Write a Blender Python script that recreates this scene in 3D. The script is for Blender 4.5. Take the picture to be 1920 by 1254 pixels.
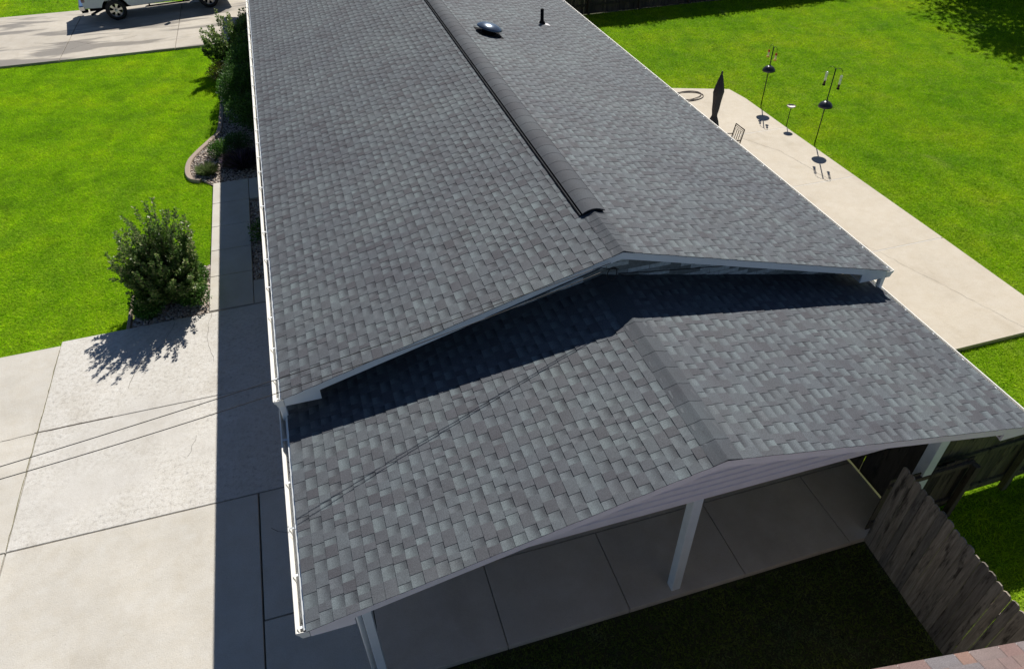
import bpy, math, random
import numpy as np
from mathutils import Vector, Matrix

for o in list(bpy.data.objects):
    bpy.data.objects.remove(o, do_unlink=True)
scene = bpy.context.scene
C = scene.collection
rnd = random.Random(7)
nrg = np.random.default_rng(11)

# ------------------------------------------------------------------ camera
PITCH, YAW, ROLL = math.radians(40.68), math.radians(16.33), math.radians(0.87)
fwd = Vector((math.sin(YAW)*math.cos(PITCH), math.cos(YAW)*math.cos(PITCH), -math.sin(PITCH)))
rt = Vector((math.cos(YAW), -math.sin(YAW), 0))
dn = fwd.cross(rt)
cx = rt*math.cos(ROLL) + dn*math.sin(ROLL)
cdn = -rt*math.sin(ROLL) + dn*math.cos(ROLL)
cam = bpy.data.cameras.new('camera')
co = bpy.data.objects.new('camera', cam)
C.objects.link(co)
m = Matrix.Identity(4)
for i in range(3):
    m[i][0], m[i][1], m[i][2] = cx[i], -cdn[i], -fwd[i]
m[0][3], m[1][3], m[2][3] = -3.605, -7.068, 9.549
co.matrix_world = m
cam.sensor_width = 36
cam.lens = 36*1337.9/1920
cam.clip_end = 500
cam.clip_start = 0.1
scene.camera = co

# ------------------------------------------------------------------ light
SUN_AZ, SUN_EL = math.radians(29.5), math.radians(43.5)
w = bpy.data.worlds.new('World')
scene.world = w
w.use_nodes = True
nt = w.node_tree
sky = nt.nodes.new('ShaderNodeTexSky')
sky.sky_type = 'NISHITA'
sky.sun_disc = False
sky.sun_elevation = SUN_EL
sky.sun_rotation = SUN_AZ
sky.air_density = 0.75
sky.dust_density = 0.15
sky.ozone_density = 3.0
bg = nt.nodes['Background']
nt.links.new(sky.outputs[0], bg.inputs[0])
bg.inputs[1].default_value = 0.05
sl = bpy.data.lights.new('sun', 'SUN')
sl.energy = 5.0
sl.angle = math.radians(0.5)
sl.color = (1.0, 0.94, 0.845)
so = bpy.data.objects.new('sun', sl)
C.objects.link(so)
sdir = Vector((math.cos(SUN_EL)*math.sin(SUN_AZ), math.cos(SUN_EL)*math.cos(SUN_AZ), math.sin(SUN_EL)))
so.rotation_euler = sdir.to_track_quat('Z', 'Y').to_euler()
so.location = (20, 30, 30)
vs = scene.view_settings
vs.view_transform = 'Standard'
vs.look = 'None'
vs.gamma = 1
vs.use_curve_mapping = False
vs.exposure = 0.33

# ------------------------------------------------------------------ material helpers
class NT:
    def __init__(s, name):
        s.m = bpy.data.materials.new(name)
        s.m.use_nodes = True
        s.t = s.m.node_tree
        s.b = s.t.nodes['Principled BSDF']
        s.x = -200
    def n(s, typ, **kw):
        nd = s.t.nodes.new(typ)
        for k, v in kw.items():
            setattr(nd, k, v)
        return nd
    def l(s, a, b):
        s.t.links.new(a, b)
    def set(s, sock, v):
        if hasattr(v, 'is_output'):
            s.l(v, sock)
        else:
            if hasattr(sock.default_value, '__len__') and len(sock.default_value) == 4 and len(v) == 3:
                v = (*v, 1)
            sock.default_value = v
    def coord(s, scale=(1, 1, 1), rot=(0, 0, 0)):
        tc = s.n('ShaderNodeTexCoord')
        mp = s.n('ShaderNodeMapping')
        s.l(tc.outputs['Object'], mp.inputs[0])
        mp.inputs['Scale'].default_value = scale
        mp.inputs['Rotation'].default_value = rot
        return mp.outputs[0]
    def noise(s, scale, detail=3, rough=.55, co=None, dist=0):
        nd = s.n('ShaderNodeTexNoise')
        nd.inputs['Scale'].default_value = scale
        nd.inputs['Detail'].default_value = detail
        nd.inputs['Roughness'].default_value = rough
        nd.inputs['Distortion'].default_value = dist
        s.l(co if co is not None else s.coord(), nd.inputs['Vector'])
        return nd.outputs['Fac']
    def ramp(s, fac, stops):
        nd = s.n('ShaderNodeValToRGB')
        s.l(fac, nd.inputs[0])
        cr = nd.color_ramp
        while len(cr.elements) < len(stops):
            cr.elements.new(.5)
        for e, (p, c) in zip(cr.elements, stops):
            e.position = p
            if not hasattr(c, '__len__'):
                c = (c, c, c)
            e.color = (*c, 1)
        return nd.outputs[0]
    def mix(s, fac, a, b, mode='MIX'):
        nd = s.n('ShaderNodeMix', data_type='RGBA', blend_type=mode)
        s.set(nd.inputs['Factor'], fac)
        s.set(nd.inputs[6], a)
        s.set(nd.inputs[7], b)
        return nd.outputs[2]
    def math(s, op, a, b=0.0, c=None, clamp=False):
        nd = s.n('ShaderNodeMath', operation=op, use_clamp=clamp)
        s.set(nd.inputs[0], a)
        s.set(nd.inputs[1], b)
        if c is not None:
            s.set(nd.inputs[2], c)
        return nd.outputs[0]
    def bump(s, h, strength=.3, dist=.01):
        nd = s.n('ShaderNodeBump')
        nd.inputs['Strength'].default_value = strength
        nd.inputs['Distance'].default_value = dist
        s.l(h, nd.inputs['Height'])
        s.l(nd.outputs[0], s.b.inputs['Normal'])
    def fin(s, col, rough=.8, metal=0, spec=None):
        s.set(s.b.inputs['Base Color'], col)
        s.set(s.b.inputs['Roughness'], rough)
        s.b.inputs['Metallic'].default_value = metal
        if spec is not None:
            s.b.inputs['Specular IOR Level'].default_value = spec
        return s.m

def simple(name, col, rough=.6, metal=0, var=.12, scale=6, bump=0, spec=None):
    t = NT(name)
    f = t.noise(scale, 4, .6)
    a = tuple(c*(1-var) for c in col)
    b = tuple(min(1, c*(1+var)) for c in col)
    c = t.ramp(f, [(.3, a), (.7, b)])
    if bump:
        t.bump(t.noise(scale*8, 3), bump, .01)
    return t.fin(c, rough, metal, spec)

def mat_shingle(name, tones, speck=.32, dark=(.036, .041, .052)):
    t = NT(name)
    at = t.n('ShaderNodeAttribute', attribute_name='tab')
    sp = t.n('ShaderNodeSeparateColor')
    t.l(at.outputs['Color'], sp.inputs[0])
    seed, u, v = sp.outputs[0], sp.outputs[1], sp.outputs[2]
    base = t.ramp(seed, tones)
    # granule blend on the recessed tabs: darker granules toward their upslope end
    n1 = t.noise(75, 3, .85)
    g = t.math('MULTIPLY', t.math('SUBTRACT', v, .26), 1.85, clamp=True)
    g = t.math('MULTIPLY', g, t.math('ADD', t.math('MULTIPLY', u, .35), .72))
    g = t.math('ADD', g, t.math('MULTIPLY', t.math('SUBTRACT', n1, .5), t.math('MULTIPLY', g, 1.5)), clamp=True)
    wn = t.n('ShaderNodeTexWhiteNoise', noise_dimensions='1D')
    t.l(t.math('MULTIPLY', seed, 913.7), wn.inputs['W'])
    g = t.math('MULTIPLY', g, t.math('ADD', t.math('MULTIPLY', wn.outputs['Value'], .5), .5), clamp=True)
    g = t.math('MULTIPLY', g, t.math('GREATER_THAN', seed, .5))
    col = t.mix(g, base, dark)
    fine = t.noise(105, 3, .85)
    col = t.mix(1.0, col, t.ramp(fine, [(.25, 1-speck*1.9), (.5, 1.0), (.78, 1+speck*2.2)]), 'MULTIPLY')
    big = t.noise(.55, 4, .6)
    col = t.mix(1.0, col, t.ramp(big, [(.3, (.84, .83, .86)), (.7, (1.12, 1.14, 1.10))]), 'MULTIPLY')
    mid = t.noise(2.6, 3, .6)
    col = t.mix(1.0, col, t.ramp(mid, [(.3, (.90, .88, .88)), (.7, (1.08, 1.10, 1.10))]), 'MULTIPLY')
    t.bump(t.noise(220, 2, .8), .35, .004)
    return t.fin(col, .85, 0, .35)

M = {}
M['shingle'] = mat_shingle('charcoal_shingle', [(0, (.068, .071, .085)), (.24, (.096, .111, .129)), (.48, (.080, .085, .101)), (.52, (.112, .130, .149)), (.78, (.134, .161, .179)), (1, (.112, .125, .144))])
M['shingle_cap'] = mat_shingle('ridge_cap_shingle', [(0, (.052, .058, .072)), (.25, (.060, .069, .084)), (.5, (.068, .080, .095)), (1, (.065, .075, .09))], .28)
M['shingle_pink'] = mat_shingle('red_blend_shingle', speck=.25, dark=(.10, .08, .085), tones=[(0, (.21, .13, .12)), (.35, (.17, .14, .145)), (.6, (.235, .135, .105)), (.8, (.16, .15, .165)), (1, (.20, .14, .13))])
M['white'] = simple('white_paint', (.78, .82, .85), .45, 0, .05, 3)
M['cream'] = simple('white_gutter_paint', (.88, .87, .83), .4, 0, .04, 5)
M['lilac'] = simple('white_siding', (.86, .80, .84), .55, 0, .05, 4)
M['soffit'] = simple('soffit_paint', (.6, .6, .58), .6)
M['black_metal'] = simple('black_metal', (.018, .02, .024), .25, .6, .2)
M['black_plastic'] = simple('black_plastic', (.010, .010, .012), .9, 0, .12, 6, 0, .1)
M['rubber'] = simple('rubber', (.016, .016, .017), .75)
M['debris'] = simple('litter_and_shade', (.03, .022, .015), .95, 0, .5, 30)
M['cable'] = simple('cable_sheath', (.014, .014, .016), .6)
M['deck'] = simple('roof_deck', (.1, .08, .06), .9)

def mat_concrete(name, base, patch=.10, speck=.09, warm=(1.04, 1.0, .93), rough_area=0.0, stain=0.0):
    t = NT(name)
    a = tuple(c*(1-patch) for c in base)
    b = tuple(c*(1+patch) for c in base)
    big = t.noise(.5, 5, .62)
    col = t.ramp(big, [(.32, a), (.55, base), (.72, b)])
    med = t.noise(3.2, 5, .7)
    col = t.mix(.8, col, t.ramp(med, [(.3, tuple(.90*w_ for w_ in warm)), (.7, (1.06, 1.06, 1.06))]), 'MULTIPLY')
    fine = t.noise(55, 3, .75)
    col = t.mix(1, col, t.ramp(fine, [(.25, 1-speck*2), (.5, 1), (.8, 1+speck)]), 'MULTIPLY')
    blot = t.noise(1.3, 4, .6, t.coord((1, .6, 1), (0, 0, .5)))
    col = t.mix(t.ramp(blot, [(.56, 0), (.70, .30)]), col, tuple(c*k for c, k in zip(base, (.66, .62, .56))))
    spot = t.noise(16, 2, .5)
    col = t.mix(t.ramp(spot, [(.70, 0), (.76, .45)]), col, tuple(c*.55 for c in base))
    h = t.math('ADD', t.math('MULTIPLY', fine, .5), t.math('MULTIPLY', t.noise(14, 4, .7), .5))
    if rough_area:
        # weathered, spalled skin with exposed aggregate
        sp = t.noise(13, 6, .8)
        mask = t.ramp(t.noise(.33, 3, .6), [(.36, 0), (.50, 1)])
        pit = t.ramp(sp, [(.36, (.70, .70, .72)), (.45, (1.0, .99, .97)), (.58, (1.11, 1.12, 1.13))])
        col = t.mix(t.math('MULTIPLY', mask, rough_area), col, t.mix(1, col, pit, 'MULTIPLY'))
        h = t.math('ADD', h, t.math('MULTIPLY', t.math('MULTIPLY', sp, mask), 1.4))
    r = .85
    if stain:
        st = t.noise(1.0, 4, .6, t.coord((.16, 1.0, 1), (0, 0, math.radians(-6))), .3)
        sm = t.ramp(st, [(.50, 0), (.555, 1)])
        col = t.mix(t.math('MULTIPLY', sm, stain), col, (.17, .155, .14))
        r = t.math('SUBTRACT', .85, t.math('MULTIPLY', sm, .35))
    t.bump(h, .55, .012)
    return t.fin(col, r, 0, .3)
M['concrete'] = mat_concrete('driveway_concrete', (.55, .535, .50), .13)
M['concrete_old'] = mat_concrete('spalled_concrete', (.56, .55, .53), .08, .08, (1.02, 1, .96), 1.0)
M['concrete_patio'] = mat_concrete('patio_concrete', (.55, .505, .43), .05, .11)
M['concrete_porch'] = mat_concrete('porch_concrete', (.58, .52, .455), .16, .06)
M['concrete_stain'] = mat_concrete('stained_concrete', (.50, .47, .42), .1, .06, (1.04, 1, .94), 0, .72)
M['caulk'] = simple('joint_filler', (.62, .60, .56), .7)
M['crack'] = simple('dark_crack', (.07, .06, .05), .95)

def mat_soil():
    t = NT('soil')
    c = t.ramp(t.noise(6, 5, .7), [(.3, (.028, .034, .012)), (.7, (.055, .06, .022))])
    return t.fin(c, 1)
M['soil'] = mat_soil()

def mat_grass(name, lo, mid, hi, dry=(.17, .17, .045), drya=.35):
    t = NT(name)
    big = t.noise(.32, 5, .65)
    col = t.ramp(big, [(.3, lo), (.5, mid), (.72, hi)])
    med = t.noise(1.7, 4, .7)
    col = t.mix(1, col, t.ramp(med, [(.28, (.66, .73, .74)), (.5, (1, 1, 1)), (.75, (1.24, 1.13, 1.0))]), 'MULTIPLY')
    dr = t.noise(.9, 6, .75, dist=.8)
    col = t.mix(t.math('MULTIPLY', t.ramp(dr, [(.56, 0), (.70, 1)]), drya), col, dry)
    pw = t.noise(.75, 5, .7, t.coord((1, 1, 1), (0, 0, 1.0)))
    col = t.mix(t.math('MULTIPLY', t.ramp(pw, [(.52, 0), (.68, 1)]), .45), col, (lo[0]*.95, lo[1]*.9, lo[2]*3.5))
    wv = t.n('ShaderNodeTexWave', wave_type='BANDS', bands_direction='X')
    t.l(t.coord((1, 1, 1), (0, 0, .25)), wv.inputs['Vector'])
    wv.inputs['Scale'].default_value = .3
    wv.inputs['Distortion'].default_value = 1.2
    col = t.mix(.35, col, t.mix(1, col, t.ramp(wv.outputs['Fac'], [(.2, (.86, .9, .9)), (.8, (1.1, 1.06, 1.0))]), 'MULTIPLY'))
    at = t.n('ShaderNodeAttribute', attribute_name='tab')
    sp = t.n('ShaderNodeSeparateColor')
    t.l(at.outputs['Color'], sp.inputs[0])
    col = t.mix(1, col, t.ramp(sp.outputs[0], [(0, (.62, .66, .6)), (.5, (1, 1, 1)), (.93, (1.3, 1.22, 1.1)), (1, (1.7, 1.45, 1.7))]), 'MULTIPLY')
    t.fin(col, .7, 0, .04)
    tr = t.n('ShaderNodeBsdfTranslucent')
    t.l(t.mix(1, col, (1.1, 1.25, .5), 'MULTIPLY'), tr.inputs[0])
    ms = t.n('ShaderNodeMixShader')
    ms.inputs[0].default_value = .35
    t.l(t.b.outputs[0], ms.inputs[1])
    t.l(tr.outputs[0], ms.inputs[2])
    t.l(ms.outputs[0], t.t.nodes['Material Output'].inputs[0])
    return t.m
M['grass_front'] = mat_grass('front_lawn_blades', (.245, .48, .014), (.375, .62, .014), (.52, .68, .016))
M['grass_back'] = mat_grass('back_lawn_blades', (.22, .455, .014), (.345, .555, .016), (.46, .595, .022), (.50, .54, .20), .55)
M['grass_shade'] = mat_grass('shaded_clover_blades', (.09, .14, .035), (.12, .17, .04), (.15, .19, .055), (.34, .36, .24), .5)  # clover lawn with the porch shade put into darker blade colours

def mat_leaf(name, c0, c1, c2, rough=.38, trans=.25):
    t = NT(name)
    at = t.n('ShaderNodeAttribute', attribute_name='tab')
    sp = t.n('ShaderNodeSeparateColor')
    t.l(at.outputs['Color'], sp.inputs[0])
    col = t.ramp(sp.outputs[0], [(0, c0), (.6, c1), (1, c2)])
    t.fin(col, rough, 0, .5)
    tr = t.n('ShaderNodeBsdfTranslucent')
    t.l(col, tr.inputs[0])
    ms = t.n('ShaderNodeMixShader')
    ms.inputs[0].default_value = trans
    t.l(t.b.outputs[0], ms.inputs[1])
    t.l(tr.outputs[0], ms.inputs[2])
    t.l(ms.outputs[0], t.t.nodes['Material Output'].inputs[0])
    return t.m
M['leaf_myrtle'] = mat_leaf('myrtle_leaf', (.06, .14, .028), (.145, .25, .055), (.42, .44, .20), .40, .42)
M['leaf_box'] = mat_leaf('boxwood_leaf', (.04, .12, .014), (.07, .19, .022), (.12, .26, .035), .5)
M['leaf_yew'] = mat_leaf('yew_needle', (.03, .08, .018), (.055, .13, .027), (.10, .21, .04), .6)
M['leaf_gold'] = mat_leaf('spirea_leaf', (.05, .06, .012), (.09, .10, .015), (.2, .17, .02), .5)
M['leaf_lav'] = mat_leaf('lavender_leaf', (.09, .15, .045), (.15, .23, .07), (.28, .30, .17), .7)
M['leaf_purple'] = mat_leaf('purple_leaf', (.05, .04, .055), (.085, .07, .08), (.22, .15, .28), .6)
M['leaf_tree'] = mat_leaf('tree_leaf', (.03, .06, .012), (.045, .09, .016), (.07, .12, .02))
M['bark'] = simple('bark', (.10, .075, .055), .9, 0, .3, 25, .4)

def mat_wood(name, a, b, dirx=False):
    t = NT(name)
    at = t.n('ShaderNodeAttribute', attribute_name='tab')
    sp = t.n('ShaderNodeSeparateColor')
    t.l(at.outputs['Color'], sp.inputs[0])
    tc = t.n('ShaderNodeTexCoord')
    off = t.n('ShaderNodeVectorMath', operation='SCALE')
    t.l(at.outputs['Color'], off.inputs[0])
    off.inputs['Scale'].default_value = 37
    ad = t.n('ShaderNodeVectorMath', operation='ADD')
    t.l(tc.outputs['Object'], ad.inputs[0])
    t.l(off.outputs[0], ad.inputs[1])
    mp = t.n('ShaderNodeMapping')
    mp.inputs['Scale'].default_value = (30, 30, 2.2)
    t.l(ad.outputs[0], mp.inputs[0])
    g = t.noise(1, 5, .7, mp.outputs[0], .6)
    col = t.ramp(g, [(.28, a), (.7, b)])
    col = t.mix(1, col, t.ramp(sp.outputs[0], [(0, (.6, .6, .62)), (.5, (1, 1, 1)), (1, (1.35, 1.28, 1.2))]), 'MULTIPLY')
    mp2 = t.n('ShaderNodeMapping')
    mp2.inputs['Scale'].default_value = (9, 9, 1.6)
    t.l(ad.outputs[0], mp2.inputs[0])
    blot = t.noise(1, 4, .65, mp2.outputs[0])
    col = t.mix(t.ramp(blot, [(.54, 0), (.66, .8)]), col, (.025, .021, .018))
    t.bump(g, .5, .006)
    return t.fin(col, .9, 0, .2)
M['wood'] = mat_wood('weathered_board', (.14, .125, .105), (.37, .335, .285))
M['wood_green'] = mat_wood('mossy_board', (.08, .08, .046), (.17, .165, .09))
M['wood_dark'] = mat_wood('old_dark_board', (.05, .042, .034), (.10, .085, .07))

def mat_veneer():
    t = NT('stone_veneer')
    tc = t.n('ShaderNodeTexCoord')
    sx = t.n('ShaderNodeSeparateXYZ')
    t.l(tc.outputs['Object'], sx.inputs[0])
    cb = t.n('ShaderNodeCombineXYZ')
    t.l(sx.outputs[0], cb.inputs[0])
    t.l(sx.outputs[2], cb.inputs[1])
    bk = t.n('ShaderNodeTexBrick')
    t.l(cb.outputs[0], bk.inputs['Vector'])
    bk.inputs['Scale'].default_value = 1
    bk.inputs['Brick Width'].default_value = .34
    bk.inputs['Row Height'].default_value = .075
    bk.inputs['Mortar Size'].default_value = .004
    bk.inputs['Bias'].default_value = -.1
    bk.inputs['Color1'].default_value = (.15, .16, .16, 1)
    bk.inputs['Color2'].default_value = (.62, .66, .66, 1)
    bk.inputs['Mortar'].default_value = (.10, .10, .10, 1)
    c = t.ramp(bk.outputs['Color'], [(.30, (.22, .235, .23)), (.42, (.62, .66, .67))])
    c = t.mix(1, c, t.ramp(t.noise(18, 4, .7), [(.3, (.75, .75, .75)), (.7, (1.2, 1.2, 1.2))]), 'MULTIPLY')
    return t.fin(c, .85)
M['veneer'] = mat_veneer()

def mat_stone():
    t = NT('river_stone')
    at = t.n('ShaderNodeAttribute', attribute_name='tab')
    sp = t.n('ShaderNodeSeparateColor')
    t.l(at.outputs['Color'], sp.inputs[0])
    c = t.ramp(sp.outputs[0], [(0, (.16, .12, .10)), (.35, (.36, .29, .24)), (.6, (.52, .44, .38)), (.85, (.62, .57, .52)), (1, (.30, .29, .29))])
    return t.fin(c, .8)
M['stone'] = mat_stone()
M['edging'] = simple('edging_concrete', (.35, .28, .23), .85, 0, .12, 14, .3)
M['paint'] = simple('truck_white_paint', (.62, .68, .72), .22, 0, .02, 2)
M['chrome'] = simple('chrome', (.75, .75, .76), .15, 1, .03)
M['alloy'] = simple('alloy', (.62, .61, .60), .3, .9, .06)
M['red_lens'] = simple('red_lens', (.35, .01, .01), .2)
M['red_plastic'] = simple('red_plastic', (.55, .03, .02), .35)
M['yellow_plastic'] = simple('yellow_plastic', (.75, .5, .08), .4)
M['fabric'] = simple('charcoal_canvas', (.028, .031, .040), .75, 0, .12, 12, .15)
M['iron'] = simple('wrought_iron', (.03, .018, .013), .5, .4)
M['baffle'] = simple('baffle_metal', (.05, .055, .068), .3, .55, .1)
M['seed'] = simple('bird_seed', (.05, .035, .02), .9, 0, .6, 90)
M['dish'] = simple('pale_dish', (.72, .68, .60), .6)
M['rim'] = simple('bronze_rim', (.10, .065, .045), .6)
M['hose'] = simple('hose_rubber', (.05, .03, .022), .6)

def mat_glass(name, tint, alpha):
    t = NT(name)
    t.b.inputs['Base Color'].default_value = (*tint, 1)
    t.b.inputs['Roughness'].default_value = .06
    t.b.inputs['Alpha'].default_value = alpha
    return t.m
M['clear'] = mat_glass('clear_plastic', (.75, .80, .76), .45)
M['nectar'] = mat_glass('clear_bottle', (.85, .78, .6), .55)
M['window'] = mat_glass('tinted_glass', (.012, .015, .018), 1)

# ------------------------------------------------------------------ mesh helpers
class MB:
    def __init__(s):
        s.v, s.f, s.c, s.mi, s.sm = [], [], [], [], []
    def add(s, verts, faces, col=None, mi=0, smooth=False):
        b = len(s.v)
        s.v.extend([tuple(p) for p in verts])
        for f in faces:
            s.f.append(tuple(b+i for i in f))
            if col is None or not isinstance(col, list):
                s.c.append([col if col is not None else (.5, .5, .5)]*len(f))
            else:
                s.c.append([col[i] for i in f])
            s.mi.append(mi)
            s.sm.append(smooth)
    def box(s, a, b, col=None, mi=0, mat=None):
        (x0, y0, z0), (x1, y1, z1) = a, b
        V = [(x0, y0, z0), (x1, y0, z0), (x1, y1, z0), (x0, y1, z0), (x0, y0, z1), (x1, y0, z1), (x1, y1, z1), (x0, y1, z1)]
        if mat is not None:
            V = [tuple(mat @ Vector(p)) for p in V]
        s.add(V, [(3, 2, 1, 0), (4, 5, 6, 7), (0, 1, 5, 4), (1, 2, 6, 5), (2, 3, 7, 6), (3, 0, 4, 7)], col, mi)
    def cbox(s, a, b, ch=.01, col=None, mi=0, mat=None):   # chamfered box
        (x0, y0, z0), (x1, y1, z1) = a, b
        def ring(z, d):
            return [(x0+d+ch*0, y0+ch+d, z), (x0+ch+d, y0+d, z), (x1-ch-d, y0+d, z), (x1-d, y0+ch+d, z), (x1-d, y1-ch-d, z), (x1-ch-d, y1-d, z), (x0+ch+d, y1-d, z), (x0+d, y1-ch-d, z)]
        rs = [ring(z0, ch), ring(z0+ch, 0), ring(z1-ch, 0), ring(z1, ch)]
        s.loft(rs, True, True, col, mi, mat=mat)
    def loft(s, rings, closed=True, caps=True, col=None, mi=0, smooth=False, mat=None):
        n = len(rings[0])
        V = [p for r in rings for p in r]
        if mat is not None:
            V = [tuple(mat @ Vector(p)) for p in V]
        F = []
        for i in range(len(rings)-1):
            for j in range(n if closed else n-1):
                k = (j+1) % n
                F.append((i*n+j, i*n+k, (i+1)*n+k, (i+1)*n+j))
        b = len(s.v)
        s.add(V, F, col, mi, smooth)
        if caps:
            for idx in (list(range(n))[::-1], [(len(rings)-1)*n+j for j in range(n)]):
                s.f.append(tuple(b+i for i in idx))
                s.c.append([col if col is not None else (.5, .5, .5)]*n)
                s.mi.append(mi)
                s.sm.append(False)
    def prism(s, poly, z0, z1, col=None, mi=0):            # polygon in xy
        s.loft([[(x, y, z0) for x, y in poly], [(x, y, z1) for x, y in poly]], True, True, col, mi)
    def prismy(s, poly, y0, y1, col=None, mi=0, mat=None):           # polygon in xz, along y
        s.loft([[(x, y0, z) for x, z in poly], [(x, y1, z) for x, z in poly]], True, True, col, mi, mat=mat)
    def tube(s, pts, r, seg=8, col=None, mi=0, caps=True):
        pts = [Vector(p) for p in pts]
        rr = r if hasattr(r, '__len__') else [r]*len(pts)
        rings = []
        up = Vector((0, 0, 1))
        prev = None
        for i, p in enumerate(pts):
            d = (pts[min(i+1, len(pts)-1)]-pts[max(i-1, 0)]).normalized()
            a = prev if prev is not None else (Vector((1, 0, 0)) if abs(d.z) > .9 else up)
            sx = d.cross(a)
            if sx.length < 1e-4:
                sx = d.cross(Vector((0, 1, 0)))
            sx.normalize()
            sy = sx.cross(d).normalized()
            prev = sy
            rings.append([tuple(p+(sx*math.cos(t)+sy*math.sin(t))*rr[i]) for t in [2*math.pi*k/seg for k in range(seg)]])
        s.loft(rings, True, caps, col, mi, True)
    def lathe(s, prof, seg=24, col=None, mi=0, mat=None, caps=True):     # (r,z)
        rings = [[(r*math.cos(2*math.pi*k/seg), r*math.sin(2*math.pi*k/seg), z) for k in range(seg)] for r, z in prof]
        s.loft(rings, True, caps, col, mi, True, mat)
    def build(s, name, mats, parent=None):
        me = bpy.data.meshes.new(name)
        me.from_pydata(s.v, [], s.f)
        if not isinstance(mats, (list, tuple)):
            mats = [mats]
        for mm in mats:
            me.materials.append(mm)
        me.polygons.foreach_set('material_index', s.mi)
        me.polygons.foreach_set('use_smooth', s.sm)
        at = me.color_attributes.new('tab', 'FLOAT_COLOR', 'CORNER')
        flat = np.ones((sum(len(c) for c in s.c), 4), np.float32)
        k = 0
        flat[:, :3] = [x for c in s.c for x in c]
        at.data.foreach_set('color', flat.ravel())
        me.update()
        o = bpy.data.objects.new(name, me)
        C.objects.link(o)
        if parent is not None:
            o.parent = parent
        return o

def npmesh(name, V, F, seed_per_face, mat, parent=None):    # fast: V (n,3), F (m,k)
    me = bpy.data.meshes.new(name)
    nf, k = F.shape
    me.vertices.add(len(V))
    me.vertices.foreach_set('co', V.astype(np.float32).ravel())
    me.loops.add(nf*k)
    me.loops.foreach_set('vertex_index', F.astype(np.int32).ravel())
    me.polygons.add(nf)
    me.polygons.foreach_set('loop_start', (np.arange(nf)*k).astype(np.int32))
    me.update(calc_edges=True)
    at = me.color_attributes.new('tab', 'FLOAT_COLOR', 'CORNER')
    col = np.ones((nf*k, 4), np.float32)
    col[:, :3] = np.repeat(seed_per_face, k)[:, None]
    at.data.foreach_set('color', col.ravel())
    me.materials.append(mat)
    me.validate()
    o = bpy.data.objects.new(name, me)
    C.objects.link(o)
    if parent is not None:
        o.parent = parent
    return o

def tag(o, label=None, cat=None, group=None, kind=None):
    if label: o['label'] = label
    if cat: o['category'] = cat
    if group: o['group'] = group
    if kind: o['kind'] = kind
    return o

def thing(name, label, cat, loc=(0, 0, 0), rz=0, group=None):
    o = bpy.data.objects.new(name, None)
    o.empty_display_size = .2
    C.objects.link(o)
    o.location = loc
    o.rotation_euler = (0, 0, rz)
    return tag(o, label, cat, group)

# ------------------------------------------------------------------ ground, concrete
GZ = -0.10
b = MB()
b.add([(-150, -120, GZ), (150, -120, GZ), (150, 160, GZ), (-150, 160, GZ)], [(0, 1, 2, 3)])
tag(b.build('ground', M['soil']), kind='structure')

def slab(mb, poly, top=0.0, bot=-.14, mi=0, gap=.006, ch=.006):
    # shrink about edges by gap, chamfered top edge
    n = len(poly)
    def inset(d):
        out = []
        area = sum(poly[i][0]*poly[(i+1) % n][1]-poly[(i+1) % n][0]*poly[i][1] for i in range(n))
        sg = 1 if area > 0 else -1
        for i in range(n):
            p0, p1, p2 = Vector(poly[i-1]), Vector(poly[i]), Vector(poly[(i+1) % n])
            e0, e1 = (p1-p0).normalized(), (p2-p1).normalized()
            n0, n1 = Vector((-e0.y, e0.x))*sg, Vector((-e1.y, e1.x))*sg
            bis = (n0+n1)
            bis = bis/max(.3, bis.dot(n0))
            out.append(p1+bis*d)
        return out
    a, c = inset(gap), inset(gap+ch)
    mb.loft([[(p.x, p.y, bot) for p in a], [(p.x, p.y, top-ch) for p in a], [(p.x, p.y, top) for p in c]], True, True, None, mi)

def crack(mb, pts, wd=.01, mi=1, jit=.05, z=.003):
    P = []
    for (x0, y0), (x1, y1) in zip(pts[:-1], pts[1:]):
        k = max(2, int(math.hypot(x1-x0, y1-y0)/.12))
        for i in range(k):
            t = i/k
            P.append((x0+(x1-x0)*t+rnd.uniform(-jit, jit)*.5, y0+(y1-y0)*t+rnd.uniform(-jit, jit)*.5))
    P.append(pts[-1])
    for (x0, y0), (x1, y1) in zip(P[:-1], P[1:]):
        d = Vector((x1-x0, y1-y0))
        if d.length < 1e-5:
            continue
        nrm = Vector((-d.y, d.x)).normalized()*wd*rnd.uniform(.3, .6)
        mb.add([(x0-nrm.x, y0-nrm.y, z), (x1-nrm.x, y1-nrm.y, z), (x1+nrm.x, y1+nrm.y, z), (x0+nrm.x, y0+nrm.y, z)], [(0, 1, 2, 3)], None, mi)

# rear driveway: (x lines -9.35, -5.6 ; y lines 6.25, 3.6, 1.05, -1.25)
b = MB()
slab(b, [(-24, 1.05), (-9.35, 1.05), (-9.35, 6.05), (-24, 5.8)], mi=0)
slab(b, [(-9.35, 3.6), (-4.1, 3.6), (-4.1, 6.3), (-9.35, 6.18)], mi=2)
slab(b, [(-9.35, 1.05), (-4.1, 1.05), (-4.1, 3.6), (-9.35, 3.6)], mi=2, gap=.008)
slab(b, [(-24, -8), (-9.35, -8), (-9.35, 1.05), (-24, 1.05)], gap=.014)
slab(b, [(-9.35, -8), (-5.6, -8), (-5.6, 1.05), (-9.35, 1.05)], gap=.014)
slab(b, [(-5.6, -1.25), (-4.1, -1.25), (-4.1, 1.05), (-5.6, 1.05)], gap=.014)
slab(b, [(-5.6, -8), (-4.1, -8), (-4.1, -1.25), (-5.6, -1.25)], gap=.010)
crack(b, [(-7.15, 6.15), (-7.3, 5.5), (-7.75, 5.0), (-7.9, 4.3)], .007)
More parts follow.
